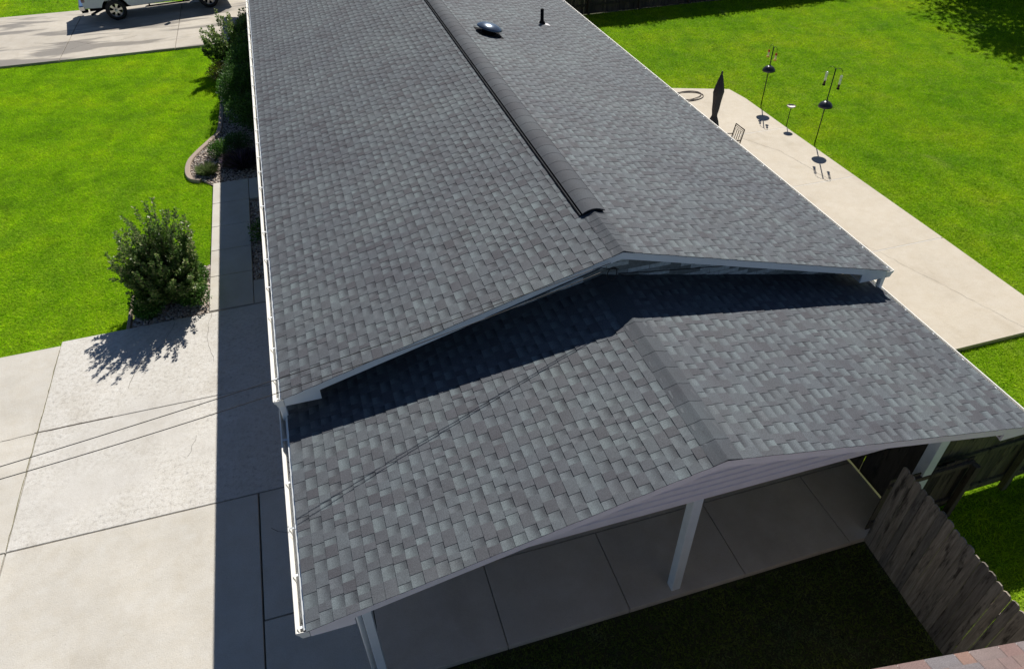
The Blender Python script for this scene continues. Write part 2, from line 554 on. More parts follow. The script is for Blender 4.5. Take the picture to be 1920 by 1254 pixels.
crack(b, [(-6.42, 6.2), (-6.5, 5.4), (-6.35, 4.6)], .005)
crack(b, [(-6.6, 2.7), (-6.75, 2.2)], .005)
crack(b, [(-5.45, .3), (-5.2, .1), (-4.7, .05)], .010)
crack(b, [(-9.35, 1.1), (-9.36, 2.5), (-9.345, 4.2), (-9.35, 5.9)], .012, 3, .012, .004)
crack(b, [(-10.8, 3.5), (-9.4, 3.58)], .010, 1, .02)
crack(b, [(-9.4, 3.595), (-8.1, 3.605)], .026, 1, .012)
tag(b.build('driveway', [M['concrete'], M['crack'], M['concrete_old'], simple('mossy_joint', (.16, .15, .08), .95, 0, .4, 30)]), kind='structure')

b = MB()
JY = [6.3, 7.6, 8.7, 9.82, 11.02, 12.18]
for y0, y1 in zip(JY[:-1], JY[1:]):
    slab(b, [(-6.47, y0), (-5.53, y0), (-5.53, y1), (-6.47, y1)], 0.0, mi=0, gap=.007)
slab(b, [(-5.53, 6.3), (-4.3, 6.3), (-4.3, 7.18), (-5.53, 7.18)], gap=.007)
slab(b, [(-5.53, 11.02), (-4.3, 11.02), (-4.3, 12.18), (-5.53, 12.18)], gap=.007)
tag(b.build('walkway', [M['concrete']]), kind='structure')

b = MB()
xs = [-24, -17.5, -12.2, -8.05, -4.1]
for x0, x1 in zip(xs[:-1], xs[1:]):
    slab(b, [(x0, 24.0), (x1, 24.0), (x1, 30.6), (x0, 30.6)], gap=.012)
crack(b, [(-13.5, 26.5), (-12.6, 26.0), (-12, 26.2), (-11.3, 25.6)], .012)
crack(b, [(-12.0, 25.2), (-11.2, 25.9), (-10.4, 25.6), (-9.6, 26.1)], .010)
tag(b.build('front_driveway', [M['concrete_stain'], M['crack']]), kind='structure')

b = MB()
slab(b, [(4.1, .48), (10.46, .48), (10.46, 3.87), (4.1, 3.87)], 0, -.2, gap=.012)
slab(b, [(4.1, 3.87), (10.46, 3.87), (10.42, 7.1), (4.1, 7.1)], 0, -.2, gap=.012)
slab(b, [(4.1, 7.1), (10.42, 7.1), (10.38, 10.35), (4.1, 10.35)], 0, -.2, gap=.012)
slab(b, [(4.1, 10.35), (10.38, 10.35), (10.37, 12.70), (10.25, 13.56), (4.1, 15.96)], 0, -.2, gap=.012)
for y in (3.87, 7.1, 10.35):
    b.box((4.1, y-.011, -.1), (10.40, y+.011, -.002), None, 1)
crack(b, [(8.6, 10.3), (9.3, 9.0), (9.6, 7.2)], .006, 2)
crack(b, [(7.4, 6.9), (8.2, 5.0), (9.0, 2.5), (9.6, .6)], .004, 2)
tag(b.build('patio', [M['concrete_patio'], M['caulk'], M['crack']]), kind='structure')

b = MB()
for x0, x1 in zip([-4.1, -2.42, -.62, 1.22, 3.02], [-2.42, -.62, 1.22, 3.02, 4.0]):
    slab(b, [(x0, -2.62), (x1, -2.62), (x1, -1.30), (x0, -1.30)], 0, -.2, gap=.006)
slab(b, [(-4.1, -1.3), (4.0, -1.3), (4.0, .45), (-4.1, .45)], -.012, -.2, gap=.010)
tag(b.build('porch_floor', [M['concrete_porch']]), kind='structure')

# ------------------------------------------------------------------ house
house = thing('house', 'long single storey house with charcoal shingle gable roof and lower porch roof in front', 'house')
W, DROP, H = 4.645, 1.319, 4.263
W2, DROP2, H2 = 4.645, 1.022, 3.575
YF, YB = 0.0, 30.0
LF, LB = -3.027, .45
PIT, PIT2 = DROP/W, DROP2/W2

def slope(mb, side, w, drop, zr, y0, y1):
    L = math.hypot(w, drop)
    ca, sa = w/L, drop/L
    nc = round(L/.143)
    e = L/nc
    nx, nz = side*sa, ca
    def P(u, y, n):
        return (side*(w-u*ca)+nx*n, y, zr-drop+u*sa+nz*n)
    for i in range(nc):
        u0, u1 = i*e - (.012 if i == 0 else 0), (i+1)*e+.004
        y = y0
        tooth = rnd.random() < .5
        while y < y1:
            wd = rnd.choice((.07, .09, .11, .13, .15, .17, .20)) if tooth else rnd.choice((.09, .11, .13, .15, .17, .19))
            ye = min(y1, y+wd)
            t0 = .0102 if tooth else .006
            t1 = .0045 if tooth else .0005
            sd = rnd.uniform(0, .49) if tooth else rnd.uniform(.51, 1)
            c = [(sd, 0, 0), (sd, 1, 0), (sd, 1, 1), (sd, 0, 1)]
            V = [P(u0, y, t0), P(u0, ye, t0), P(u1, ye, t1), P(u1, y, t1)]
            F = [(0, 1, 2, 3)] if side < 0 else [(3, 2, 1, 0)]
            mb.add(V, F, c)
            dk = (sd*.3, .3, .2)
            V2 = [P(u0, y, -.002), P(u0, ye, -.002), P(u0, ye, t0), P(u0, y, t0)]
            mb.add(V2, [(0, 1, 2, 3)], dk)
            if tooth:
                for yy in (y, ye):
                    mb.add([P(u0, yy, .001), P(u1, yy, -.002), P(u1, yy, t1), P(u0, yy, t0)], [(0, 1, 2, 3)], dk)
            elif y == y0:
                mb.add([P(u0, y, -.006), P(u1, y, -.006), P(u1, y, t1), P(u0, y, t0)], [(0, 1, 2, 3)], dk)
            y = ye
            tooth = not tooth

def ridge_caps(mb, zr, pit, y0, y1, hw=.155, e=.143):
    y = y0
    a = math.atan(pit)
    while y < y1:
        ye = min(y+e+.02, y1+.02)
        sd = rnd.random()
        prof = []
        for f in (-1, -.45, -.12, 0, .12, .45, 1):
            x = f*hw
            z = zr - abs(x)*pit + (.020 if abs(f) < .2 else .015)-abs(f)*.006
            prof.append((x, z))
        top0 = [(x, y, z+.001) for x, z in prof]
        top1 = [(x, ye, z-.003) for x, z in prof]
        n = len(prof)
        c0 = [(.15+.3*sd, .5, .5) for f_ in (-1, -.45, -.12, 0, .12, .45, 1)]*2
        mb.add(top0+top1, [(j, j+1, n+j+1, n+j) for j in range(n-1)], c0)
        mb.add([(x, y, z-.012) for x, z in prof]+top0, [(j, j+1, n+j+1, n+j) for j in range(n-1)], (sd, .3, .2))
        for j in (0, n-1):
            x, z = prof[j]
            mb.add([(x, y, z-.02), (x, ye, z-.02), (x, ye, z-.003), (x, y, z+.001)], [(0, 1, 2, 3)], (sd, .3, .2))
        y += e

def deck(mb, w, drop, zr, y0, y1, th=.09, mi=0):
    s = drop/w
    poly = [(-w+.02, zr-drop-.006+.02*s), (0, zr-.006), (w-.02, zr-drop-.006+.02*s), (w-.02, zr-drop-th), (0, zr-th-.006), (-w+.02, zr-drop-th)]
    mb.prismy(poly, y0, y1, None, mi)

b = MB()
slope(b, -1, W, DROP, H, YF-.03, YB)
slope(b, 1, W, DROP, H, YF-.03, YB)
roof = b.build('main_roof', M['shingle'], house)
b = MB(); deck(b, W, DROP, H, YF+.03, YB)
b.build('roof_deck', M['soffit'], roof)
b = MB(); ridge_caps(b, H, PIT, YF-.03, 1.06)
b.build('ridge_cap', M['shingle_cap'], roof)
# ridge vent
b = MB()
y = 1.03
prof = [(x, H+.052-1.85*x*x) for x in (-.172, -.13, -.08, -.03, .03, .08, .13, .172)]
n = len(prof)
while y < YB:
    ye = min(y+.30, YB)
    sd = rnd.random()
    A = [(x, y, z+.0025+rnd.uniform(0, .001)) for x, z in prof]
    B2 = [(x, ye, z) for x, z in prof]
    b.add(A+B2, [(j, j+1, n+j+1, n+j) for j in range(n-1)], [(.3*sd, .5, .5)]*(2*n), 0, True)
    b.add([(x, y, z-.012) for x, z in prof]+A, [(j, j+1, n+j+1, n+j) for j in range(n-1)], (.1, .9, .9), 0)
    y = ye
for s in (-1, 1):
    x, z = prof[0 if s < 0 else -1]
    b.add([(x, 1.03, z-.014), (x, YB, z-.014), (x, YB, z+.006), (x, 1.03, z+.006)], [(0, 1, 2, 3)], None, 1)
    b.box((min(s*.135, s*.150), 1.05, H-.06), (max(s*.135, s*.150), YB, H+.002), None, 1)
    if s > 0:
        b.box((.160, 1.09, H-.06), (.184, YB, H-.17*PIT+.012), None, 1)
    if s < 0:
        b.box((-.205, 1.05, H-.06), (-.150, YB, H-.15*PIT+.012), None, 1)
        b.box((-.192, 1.05, H-.03), (-.186, YB, H-.15*PIT+.019), None, 0)
b.prismy([(-.15, H-.03), (.15, H-.03), (.15, H+.008), (.03, H+.036), (-.03, H+.036), (-.15, H+.008)], 1.045, 1.07, None, 1)
b.build('ridge_vent', [M['shingle_cap'], M['black_plastic']], roof)
# dome vent on right slope
b = MB()
nrm_r = Vector((PIT, 0, 1)).normalized()
Rm = Matrix.Translation((.80, 9.55, H-.80*PIT)) @ Vector((0, 0, 1)).rotation_difference(nrm_r).to_matrix().to_4x4()
b.box((-.3, -.3, .004), (.3, .3, .012), None, 0, Rm)
b.lathe([(.16, .01), (.15, .10), (.15, .14)], 32, None, 0, Rm)
b.lathe([(.12, .115), (.295, .112), (.305, .118), (.305, .135), (.285, .155), (.22, .195), (.12, .222), (.001, .23)], 40, None, 1, Rm)
b.build('roof_vent', [M['black_plastic'], simple('sky_tinted_black_steel', (.10, .135, .19), .22, .6, .1)], roof)  # blue sky reflection put into the cap's base colour
b = MB()
zp = H-2.79*PIT
b.lathe([(.045, -.05), (.045, .37), (.036, .37), (.036, .2)], 20, None, 0, Matrix.Translation((2.79, 11.5, zp)))
b.lathe([(.10, -.03), (.075, .05), (.05, .09)], 20, None, 0, Matrix.Translation((2.79, 11.5, zp)))
Rp = Matrix.Translation((2.83, 11.5, H-2.83*PIT)) @ Vector((0, 0, 1)).rotation_difference(nrm_r).to_matrix().to_4x4()
b.box((-.12, -.10, .008), (.17, .10, .014), None, 1, Rp)
b.build('vent_pipe', [M['black_plastic'], simple('galvanised_flashing', (.28, .28, .30), .5, .5)], roof)

# lower porch roof
b = MB()
slope(b, -1, W2, DROP2, H2, LF-.03, LB)
slope(b, 1, W2, DROP2, H2, LF-.03, LB)
def skew(o, d=-.055):
    for v_ in o.data.vertices:
        v_.co.x += d*max(0, 1-abs(v_.co.x)/W2)
    return o
proof = skew(b.build('porch_roof', M['shingle'], house))
b = MB(); deck(b, W2, DROP2, H2, LF+.03, LB)
skew(b.build('roof_deck', M['soffit'], proof))
b = MB(); ridge_caps(b, H2, PIT2, LF-.03, LB, .175, .30)
skew(b.build('ridge_cap', M['shingle_cap'], proof))

# rake fascia with boxed eave ends
def rake(mb, w, pit, zr, y0, y1, dep=.118, chop=.47, chopd=.02):
    for s in (-1, 1):
        zt = lambda x: zr-abs(x)*pit-.012
        zb = zt(w)-.14-chopd+.02
        pts = [(0, zt(0)), (s*w, zt(w)), (s*w, zb), (s*(w-chop), zb+.0), (s*(w-chop), zt(w-chop)-dep), (0, zt(0)-dep)]
        mb.prismy(pts, y0, y1)
def drip(mb, w, pit, zr, y0):
    for s in (-1, 1):
        zt = lambda x: zr-abs(x)*pit-.010
        mb.prismy([(0, zt(0)), (s*w, zt(w)), (s*w, zt(w)-.035), (0, zt(0)-.035)], y0-.004, y0-.0005)
b = MB(); rake(b, W-.01, PIT, H, YF, YF+.03)
fa = b.build('rake_fascia', M['white'], house)
b = MB(); drip(b, W-.01, PIT, H, YF)
b.build('drip_edge', M['white'], fa)
for s in (-1, 1):
    b = MB()
    zz = H-DROP
    x0, x1 = sorted((s*(W-.02), s*(W-.47)))
    b.box((x0, YF+.03, zz-.152), (x1, LB, zz-.132))
    b.build('eave_return', M['white'], house)
b = MB(); rake(b, W2-.01, PIT2, H2, LF, LF+.03, .135, .47, .03)
fa = skew(b.build('rake_fascia', M['lilac'], house))
b = MB(); drip(b, W2-.01, PIT2, H2, LF)
skew(b.build('drip_edge', M['lilac'], fa))
for s in (-1, 1):
    b = MB()
    zz = H2-DROP2
    x0, x1 = sorted((s*(W2-.02), s*(W2-.47)))
    b.box((x0, LF+.03, zz-.165), (x1, LB, zz-.14))
    b.build('eave_return', M['lilac'], house)
# eave fascias
b = MB()
for s in (-1, 1):
    x0, x1 = sorted((s*(W-.032), s*(W-.008)))
    b.box((x0, YF+.03, H-DROP-.16), (x1, YB, H-DROP-.004))
    x0, x1 = sorted((s*(W2-.032), s*(W2-.008)))
    b.box((x0, LF+.03, H2-DROP2-.17), (x1, LB, H2-DROP2-.004))
for s in (-1, 1):
    for w_, zz, ya, yb in ((W, H-DROP, YF+.01, YB), (W2, H2-DROP2, LF+.01, LB)):
        b.loft([[(s*(w_-.03), y_, zz-.004), (s*(w_+.040), y_, zz-.032), (s*(w_+.042), y_, zz-.030), (s*(w_-.03), y_, zz-.001)] for y_ in (ya, yb)], True, True)
b.build('eave_fascia', M['white'], house)

# walls
b = MB()
zt = lambda x: H-abs(x)*PIT-.055
b.prismy([(-4.2, -.05), (-4.2, zt(4.2)), (0, zt(0)), (4.2, zt(4.2)), (4.2, -.05)], .45, .62)
b.build('gable_wall', M['veneer'], house)
b = MB()
b.box((-4.2, .62, -.05), (-4.02, 29.5, 3.02))
b.box((4.02, .62, -.05), (4.2, 29.5, 3.02))
b.prismy([(-4.2, -.05), (-4.2, zt(4.2)), (0, zt(0)), (4.2, zt(4.2)), (4.2, -.05)], 29.5, 29.65)
b.build('wall', simple('tan_brick', (.32, .24, .19), .9, 0, .2, 9), house)

# porch gable: lap siding above the beam
b = MB()
z = 2.165
while z < H2-.1:
    z1 = z+.115
    xa = min(4.3, (H2-.09-z)/PIT2)
    xb = max(0.01, min(4.3, (H2-.09-z1)/PIT2))
    zm = z+.075
    xm = max(xb, min(4.3, (H2-.09-zm)/PIT2))
    b.add([(-xa, -2.535, z), (xa, -2.535, z), (xm, -2.533, zm), (-xm, -2.533, zm), (xb, -2.478, z1), (-xb, -2.478, z1), (-xa, -2.44, z), (xa, -2.44, z)], [(0, 1, 2, 3), (3, 2, 4, 5), (6, 7, 1, 0)])
    z = z1
b.add([(-4.3, -2.44, 2.165), (4.3, -2.44, 2.165), (4.3, -2.44, 2.5), (0, -2.44, H2-.09), (-4.3, -2.44, 2.5)], [(4, 3, 2, 1, 0)])
skew(b.build('gable_siding', M['lilac'], house))
b = MB()
b.box((-4.3, -2.536, 2.13), (4.3, -2.40, 2.163))
b.build('beam_trim', M['lilac'], house)

def post(px, py, wd):
    q = MB()
    h = wd/2
    q.cbox((px-h, py-h, 0.0), (px+h, py+h, 2.129), .006)
    for k in range(3):     # fluted wrap on the left face
        yy = py-h+wd*(k+.75)/3.5
        q.box((px-h-.004, yy-.008, .05), (px-h-.0005, yy+.008, 2.0))
    return q.build('porch_post', M['white'], house)
post(-4.10, -2.45, .11)
post(.13, -2.47, .14)
post(3.98, -2.46, .16)

# gutters
def gutter(side, y0, y1, ztop, xb, hang, debris):
    o = MB()
    prof = [(0, 0), (0, -.105), (.078, -.105), (.092, -.085), (.098, -.055), (.124, -.018), (.128, .010), (.112, .012)]
    inn = [(.113, .008), (.121, .004), (.118, -.017), (.094, -.054), (.088, -.083), (.076, -.101), (.003, -.101), (.003, 0)]
    ring = prof+inn
    o.loft([[(xb+side*x, y0, ztop+z) for x, z in ring], [(xb+side*x, y1, ztop+z) for x, z in ring]], True, True)
    for yy in (y0, y1-.004):
        o.prismy([(xb+side*x, ztop+z) for x, z in prof], yy-.002, yy+.004)
    g = o.build('gutter', M['cream'], house)
    hm = MB()
    hm.box((-.002, -.014, -.010), (.122, .014, -.007))
    hm.box((-.002, -.003, -.022), (.122, .003, -.0105))
    hm.box((.106, -.014, -.0065), (.130, .014, .006))
    hme = None
    for hy in hang:
        if hme is None:
            ho = hm.build('gutter_hanger', M['white'], g)
            hme = ho.data
        else:
            ho = bpy.data.objects.new('gutter_hanger', hme)
            C.objects.link(ho)
            ho.parent = g
        ho.location = (xb, hy, ztop)
        ho.scale = (side, 1, 1)
    if debris:  # dark flakes: leaf debris, also standing in for shingle-edge shadow
        V, F, S = [], [], []
        for (ya, yb, den) in debris:
            for _ in range(int((yb-ya)*den)):
                c = Vector((xb+side*rnd.uniform(.005, .055), rnd.uniform(ya, yb), ztop-.10+abs(rnd.gauss(0, .03))))
                for k in range(2):
                    ax = Vector((rnd.gauss(0, 1), rnd.gauss(0, 1), rnd.gauss(0, .6))).normalized()*rnd.uniform(.012, .035)
                    bx = ax.orthogonal().normalized()*rnd.uniform(.008, .02)
                    i = len(V)
                    V += [c-ax, c+bx, c+ax, c-bx]
                    F.append((i, i+1, i+2, i+3)); S.append(rnd.random())
        lo = npmesh('litter_and_shade', np.array([tuple(v) for v in V]), np.array(F), np.array(S), M['debris'], g)
        lo['kind'] = 'stuff'
    return g
hl = [.45, 1.1, 1.82, 2.6, 3.4, 4.27, 5.18]+[5.9+.66*k for k in range(22)]
gutter(-1, YF, YB, H-DROP-.045, -W+.005, [-0.0+.06]+hl, [(2.4, 3.5, 260), (3.9, 7.2, 330), (9, 9.5, 150), (11, 11.6, 150), (13, 13.4, 150), (15, 15.5, 200), (17, 17.6, 200)])
gutter(1, YF, YB, H-DROP-.045, W-.005, [.12+.6*k for k in range(27)], None)
gutter(-1, LF, .35, H2-DROP2-.045, -W2+.005, [-2.96, -2.34, -1.71, -1.03, -.31], [(-3.0, -2.85, 200), (-.9, .3, 60)])
gutter(1, LF, .35, H2-DROP2-.045, W2-.005, [-2.9+.6*k for k in range(6)], None)
# downspouts
for s, name in ((-1, 'l'), (1, 'r')):
    b = MB()
    x0 = s*(W+.035)
    b.cbox((x0-.042, .06, 2.46), (x0+.042, .135, 2.80), .008)
    b.build('downspout', M['white'], house)
b = MB()
b.tube([(-4.69, -2.62, 2.40), (-4.69, -2.62, 2.30), (-4.25, -2.50, 2.05), (-4.20, -2.48, 1.9), (-4.20, -2.48, .05)], .036, 4)
b.build('downspout', M['white'], house)
b = MB()
b.box((-4.70, -2.68, H2-DROP2-.1435), (-4.655, -2.58, H2-DROP2-.140))
b.build('gutter_outlet', M['black_plastic'], house)

# ------------------------------------------------------------------ cables
def sag(p, q, n=24, s=.1):
    p, q = Vector(p), Vector(q)
    return [tuple(p.lerp(q, i/n)-Vector((0, 0, s*4*(i/n)*(1-i/n)))) for i in range(n+1)]
D = Vector((-.99, -.12, -.02))
att = Vector((-.06, -.06, 3.99))
b = MB(); b.tube([(-.175-.99*q, -.035-.12*q, 4.128-.1035*q+.0057*q*q) for q in [26*k/60 for k in range(61)]], .0050, 6)
tag(b.build('power_cable', M['cable']), 'thin black overhead cable from the roof peak, the upper of the two crossing the driveway', 'cable', 'overhead service cables')
b = MB(); b.tube([(-.175-.99*q, -.10-.14*q, 4.10-.137*q+.0112*q*q) for q in [20*k/60 for k in range(61)]], .0050, 6)
tag(b.build('power_cable', M['cable']), 'thin black overhead cable from the roof peak, the lower of the two crossing the driveway', 'cable', 'overhead service cables')
b = MB()
b.tube([(-.14+.072*math.cos(t), -.02-.02*math.sin(t*.5), 3.955+.10*math.sin(t)) for t in [2*math.pi*k/28 for k in range(30)]], .007, 6)
b.tube([(-.14+.066*math.cos(t), -.03, 3.948+.095*math.sin(t)) for t in [2*math.pi*k/28+1 for k in range(20)]], .006, 6)
tag(b.build('cable_coil', M['cable']), 'black coil of spare cable hanging under the gable peak', 'cable')
b = MB()
b.tube(sag((-.05, -.03, 3.93), (3.2, .40, 3.20), 14, .02), .007, 5)
b.tube(sag((-.05, -.03, 3.93), (.5, .40, 3.50), 8, .03), .006, 5)
b.tube([(-.05, -.03, 4.0), (-.3, -.012, H-.3*PIT-.118), (-1.9, -.010, H-1.9*PIT-.125)], .007, 5)
tag(b.build('phone_wire', M['cable']), 'black wires fanning out along the stone gable below the fascia', 'wire')

# ------------------------------------------------------------------ grass and gravel
def inside(poly, X, Y):
    r = np.zeros(len(X), bool)
    n = len(poly)
    for i in range(n):
        x0, y0 = poly[i]
        x1, y1 = poly[(i+1) % n]
        if y0 == y1:
            continue
        c = ((y0 > Y) != (y1 > Y)) & (X < (x1-x0)*(Y-y0)/(y1-y0)+x0)
        r ^= c
    return r

def grass(polys, holes, den, ln, wd, mat, label, zbase=GZ):
    VV, SS = [], []
    for poly, k in polys:
        P = np.array(poly)
        (xa, ya), (xb, yb) = P.min(0), P.max(0)
        n = int((xb-xa)*(yb-ya)*den*k)
        X = nrg.uniform(xa, xb, n); Y = nrg.uniform(ya, yb, n)
        keep = inside(poly, X, Y)
        for h in holes:
            keep &= ~inside(h, X, Y)
        X, Y = X[keep], Y[keep]
        n = len(X)
        # slight clumping of height and lean
        cl = np.sin(X*7.3+np.sin(Y*5.1)*2)*np.sin(Y*6.7+np.sin(X*4.3)*2)
        sc = 1/math.sqrt(k)
        L = ln*.6*(1+.12*cl)*nrg.uniform(.6, 1.25, n)
        a = nrg.uniform(0, 2*np.pi, n)
        lean = nrg.uniform(.5, 2.2, n)
        la = nrg.uniform(0, 2*np.pi, n)
        w_ = wd*sc*nrg.uniform(.7, 1.4, n)
        p = np.stack([X, Y, np.full(n, zbase)], 1)
        side = np.stack([np.cos(a), np.sin(a), np.zeros(n)], 1)*w_[:, None]
        tip = p+np.stack([np.cos(la)*lean*L, np.sin(la)*lean*L, L], 1)
        V = np.stack([p-side, p+side, tip], 1).reshape(-1, 3)
        VV.append(V)
        SS.append(nrg.uniform(0, 1, n))
    V = np.concatenate(VV)
    S = np.concatenate(SS)
    F = np.arange(len(V)).reshape(-1, 3)
    o = npmesh('grass', V, F, S, mat)
    return tag(o, label, 'grass', None, 'stuff')

bed1 = [(-8.05, 6.15), (-6.47, 6.25), (-6.47, 8.2), (-7.0, 8.1), (-7.9, 7.4)]
bed2 = [(-6.47, 12.15), (-4.1, 12.15), (-4.1, 24), (-6.1, 24), (-6.2, 20.0), (-6.25, 17.2), (-6.32, 15.7), (-6.55, 15.15), (-6.9, 14.45), (-7.12, 13.85), (-7.16, 13.2), (-7.05, 12.75), (-6.8, 12.55)]
fl = [(-22, 5.86), (-9.4, 6.06), (-6.47, 6.2), (-6.47, 12.5), (-6.1, 17), (-6.05, 24.02), (-22, 24.05)]
grass([(fl, 1.0)], [bed1, bed2], 3600, .075, .0068, M['grass_front'], 'mown bright green front lawn between the two driveways')
grass([([(-26, 30.6), (-8, 30.6), (-8, 36), (-26, 36)], .5)], [], 2000, .08, .009, M['grass_front'], 'strip of lawn beyond the far driveway behind the pickup')
pt = [(4.0, .47), (10.47, .47), (10.44, 7.1), (10.39, 12.70), (10.27, 13.58), (4.0, 16.02)]
grass([([(4.3, -2.28), (19, -2.28), (19, 12), (4.3, 12)], 1.0), ([(4.3, 12), (36, 12), (36, 22.85), (4.3, 22.85)], .7), ([(19, 4), (30, 4), (30, 12), (19, 12)], .7)], [pt], 2700, .08, .0078, M['grass_back'], 'bright sunlit back lawn around the patio with dry pale patches')
grass([([(-3.6, -5.6), (3.25, -5.6), (3.25, -2.66), (-3.6, -2.66)], 1.0)], [], 2400, .05, .010, M['grass_shade'], 'dark shaded lawn in front of the porch floor')
grass([([(3.35, -7), (10, -7), (10, -2.3), (3.35, -2.3)], 1.0)], [], 2200, .08, .009, M['grass_back'], 'shaded yard grass behind the grey board fence')

def mat_turf(name, lo, mid, hi):
    t = NT(name)
    col = t.ramp(t.noise(.32, 5, .65), [(.3, lo), (.5, mid), (.72, hi)])
    col = t.mix(1, col, t.ramp(t.noise(22, 4, .8), [(.3, (.45, .5, .5)), (.7, (1.2, 1.2, 1.2))]), 'MULTIPLY')
    t.bump(t.noise(40, 3, .8), .6, .02)
    return t.fin(col, .95, 0, .1)
turf = mat_turf('turf', (.10, .20, .008), (.16, .27, .009), (.21, .29, .011))
b = MB()
for p in (fl, [(-26, 30.6), (-8, 30.6), (-8, 36), (-26, 36)], [(4.3, -2.28), (36, -2.28), (36, 22.85), (4.3, 22.85)], [(3.35, -7), (10, -7), (10, -2.3), (3.35, -2.3)]):
    b.add([(x_, y_, GZ+.008) for x_, y_ in p], [tuple(range(len(p)))])
tag(b.build('lawn', turf), kind='structure')

def gravel(poly, n, z, label, rmin=.016, rmax=.034):
    P = np.array(poly)
    (xa, ya), (xb, yb) = P.min(0), P.max(0)
    X = nrg.uniform(xa, xb, n*3); Y = nrg.uniform(ya, yb, n*3)
    k = inside(poly, X, Y)
    X, Y = X[k][:n], Y[k][:n]
    n = len(X)
    base = np.array([(1, 0, 0), (0, 1, 0), (-1, 0, 0), (0, -1, 0), (.62, .62, .6), (-.62, .62, .6), (-.62, -.62, .6), (.62, -.62, .6), (0, 0, .85)])
    tri = np.array([(0, 1, 4), (1, 2, 5), (2, 3, 6), (3, 0, 7), (0, 4, 7), (1, 5, 4), (2, 6, 5), (3, 7, 6), (4, 5, 8), (5, 6, 8), (6, 7, 8), (7, 4, 8)])
    a = nrg.uniform(0, 6.28, n)
    r = nrg.uniform(rmin, rmax, n)
    sc = np.stack([r*nrg.uniform(.8, 1.6, n), r*nrg.uniform(.7, 1.1, n), r*nrg.uniform(.6, 1.1, n)], 1)
    B = base[None]*sc[:, None]*nrg.uniform(.8, 1.2, (n, 9, 1))
    x = B[..., 0]*np.cos(a)[:, None]-B[..., 1]*np.sin(a)[:, None]
    y = B[..., 0]*np.sin(a)[:, None]+B[..., 1]*np.cos(a)[:, None]
    V = np.stack([x+X[:, None], y+Y[:, None], B[..., 2]+z+nrg.uniform(-.008, .015, n)[:, None]], -1).reshape(-1, 3)
    F = (tri[None]+np.arange(n)[:, None, None]*9).reshape(-1, 3)
    S = np.repeat(nrg.uniform(0, 1, n), 12)
    o = npmesh('gravel', V, F, S, M['stone'])
    return tag(o, label, 'gravel', None, 'stuff')
b = MB()
for p in (bed1, bed2, [(-5.53, 7.2), (-4.2, 7.2), (-4.2, 11), (-5.53, 11)]):
    b.prism(p, GZ-.05, -.055)
tag(b.build('bed_soil', simple('bed_soil', (.10, .08, .065), 1, 0, .3, 20)), kind='structure')
gravel(bed1, 3000, -.055, 'tan river gravel around the shrubs beside the walkway')
gravel(bed2, 16000, -.055, 'grey and tan river gravel in the long planting bed along the house')
gravel([(-5.52, 7.2), (-4.3, 7.2), (-4.3, 11), (-5.52, 11)], 4500, -.055, 'shaded river gravel between walkway and house wall')

# curb edging of the long bed
ed = [(-6.15, 24.0), (-6.22, 20), (-6.27, 17.2), (-6.34, 15.7), (-6.57, 15.13), (-6.92, 14.42), (-7.14, 13.84), (-7.18, 13.2), (-7.07, 12.73), (-6.80, 12.52)]
fine = []
for i in range(len(ed)-1):
    for k in range(6):
        t = k/6
        p0, p1, p2, p3 = [Vector(ed[max(0, min(len(ed)-1, i+d))]) for d in (-1, 0, 1, 2)]
        fine.append(.5*((2*p1)+(-p0+p2)*t+(2*p0-5*p1+4*p2-p3)*t*t+(-p0+3*p1-3*p2+p3)*t*t*t))
fine.append(Vector(ed[-1]))
b = MB()
rings = []
for i, p in enumerate(fine):
    d = (fine[min(i+1, len(fine)-1)]-fine[max(i-1, 0)]).normalized()
    nn = Vector((d.y, -d.x))
    rings.append([tuple((*(p+nn*o), z)) for o, z in ((-.075, -.12), (-.07, -.012), (-.055, 0.004), (.055, .004), (.07, -.012), (.075, -.12))])
b.loft(rings, True, True)
tag(b.build('garden_edging', M['edging']), 'curved tan concrete edging between the front lawn and the gravel bed', 'edging')
b = MB()
b.cbox((-8.12, 6.2, -.12), (-8.05, 7.4, 0.01), .01)
tag(b.build('garden_edging', M['edging']), 'short straight edging strip beside the big shrub at the driveway', 'edging')

# ------------------------------------------------------------------ plants
def leaves(P, Dv, size, jit=.8):
    # P (n,3) positions, Dv (n,3) directions: diamond leaf folded slightly
    n = len(P)
    d = Dv+nrg.normal(0, jit, (n, 3))
    d /= np.linalg.norm(d, axis=1)[:, None]
    r = np.cross(d, nrg.normal(0, 1, (n, 3)))
    r /= np.linalg.norm(r, axis=1)[:, None]
    nn = np.cross(d, r)
    L = size*nrg.uniform(.6, 1.3, n)[:, None]
    V = np.stack([P, P+d*L*.5+r*L*.30+nn*L*.06, P+d*L, P+d*L*.5-r*L*.30+nn*L*.06], 1).reshape(-1, 3)
    F = np.arange(len(V)).reshape(-1, 4)
    return V, F

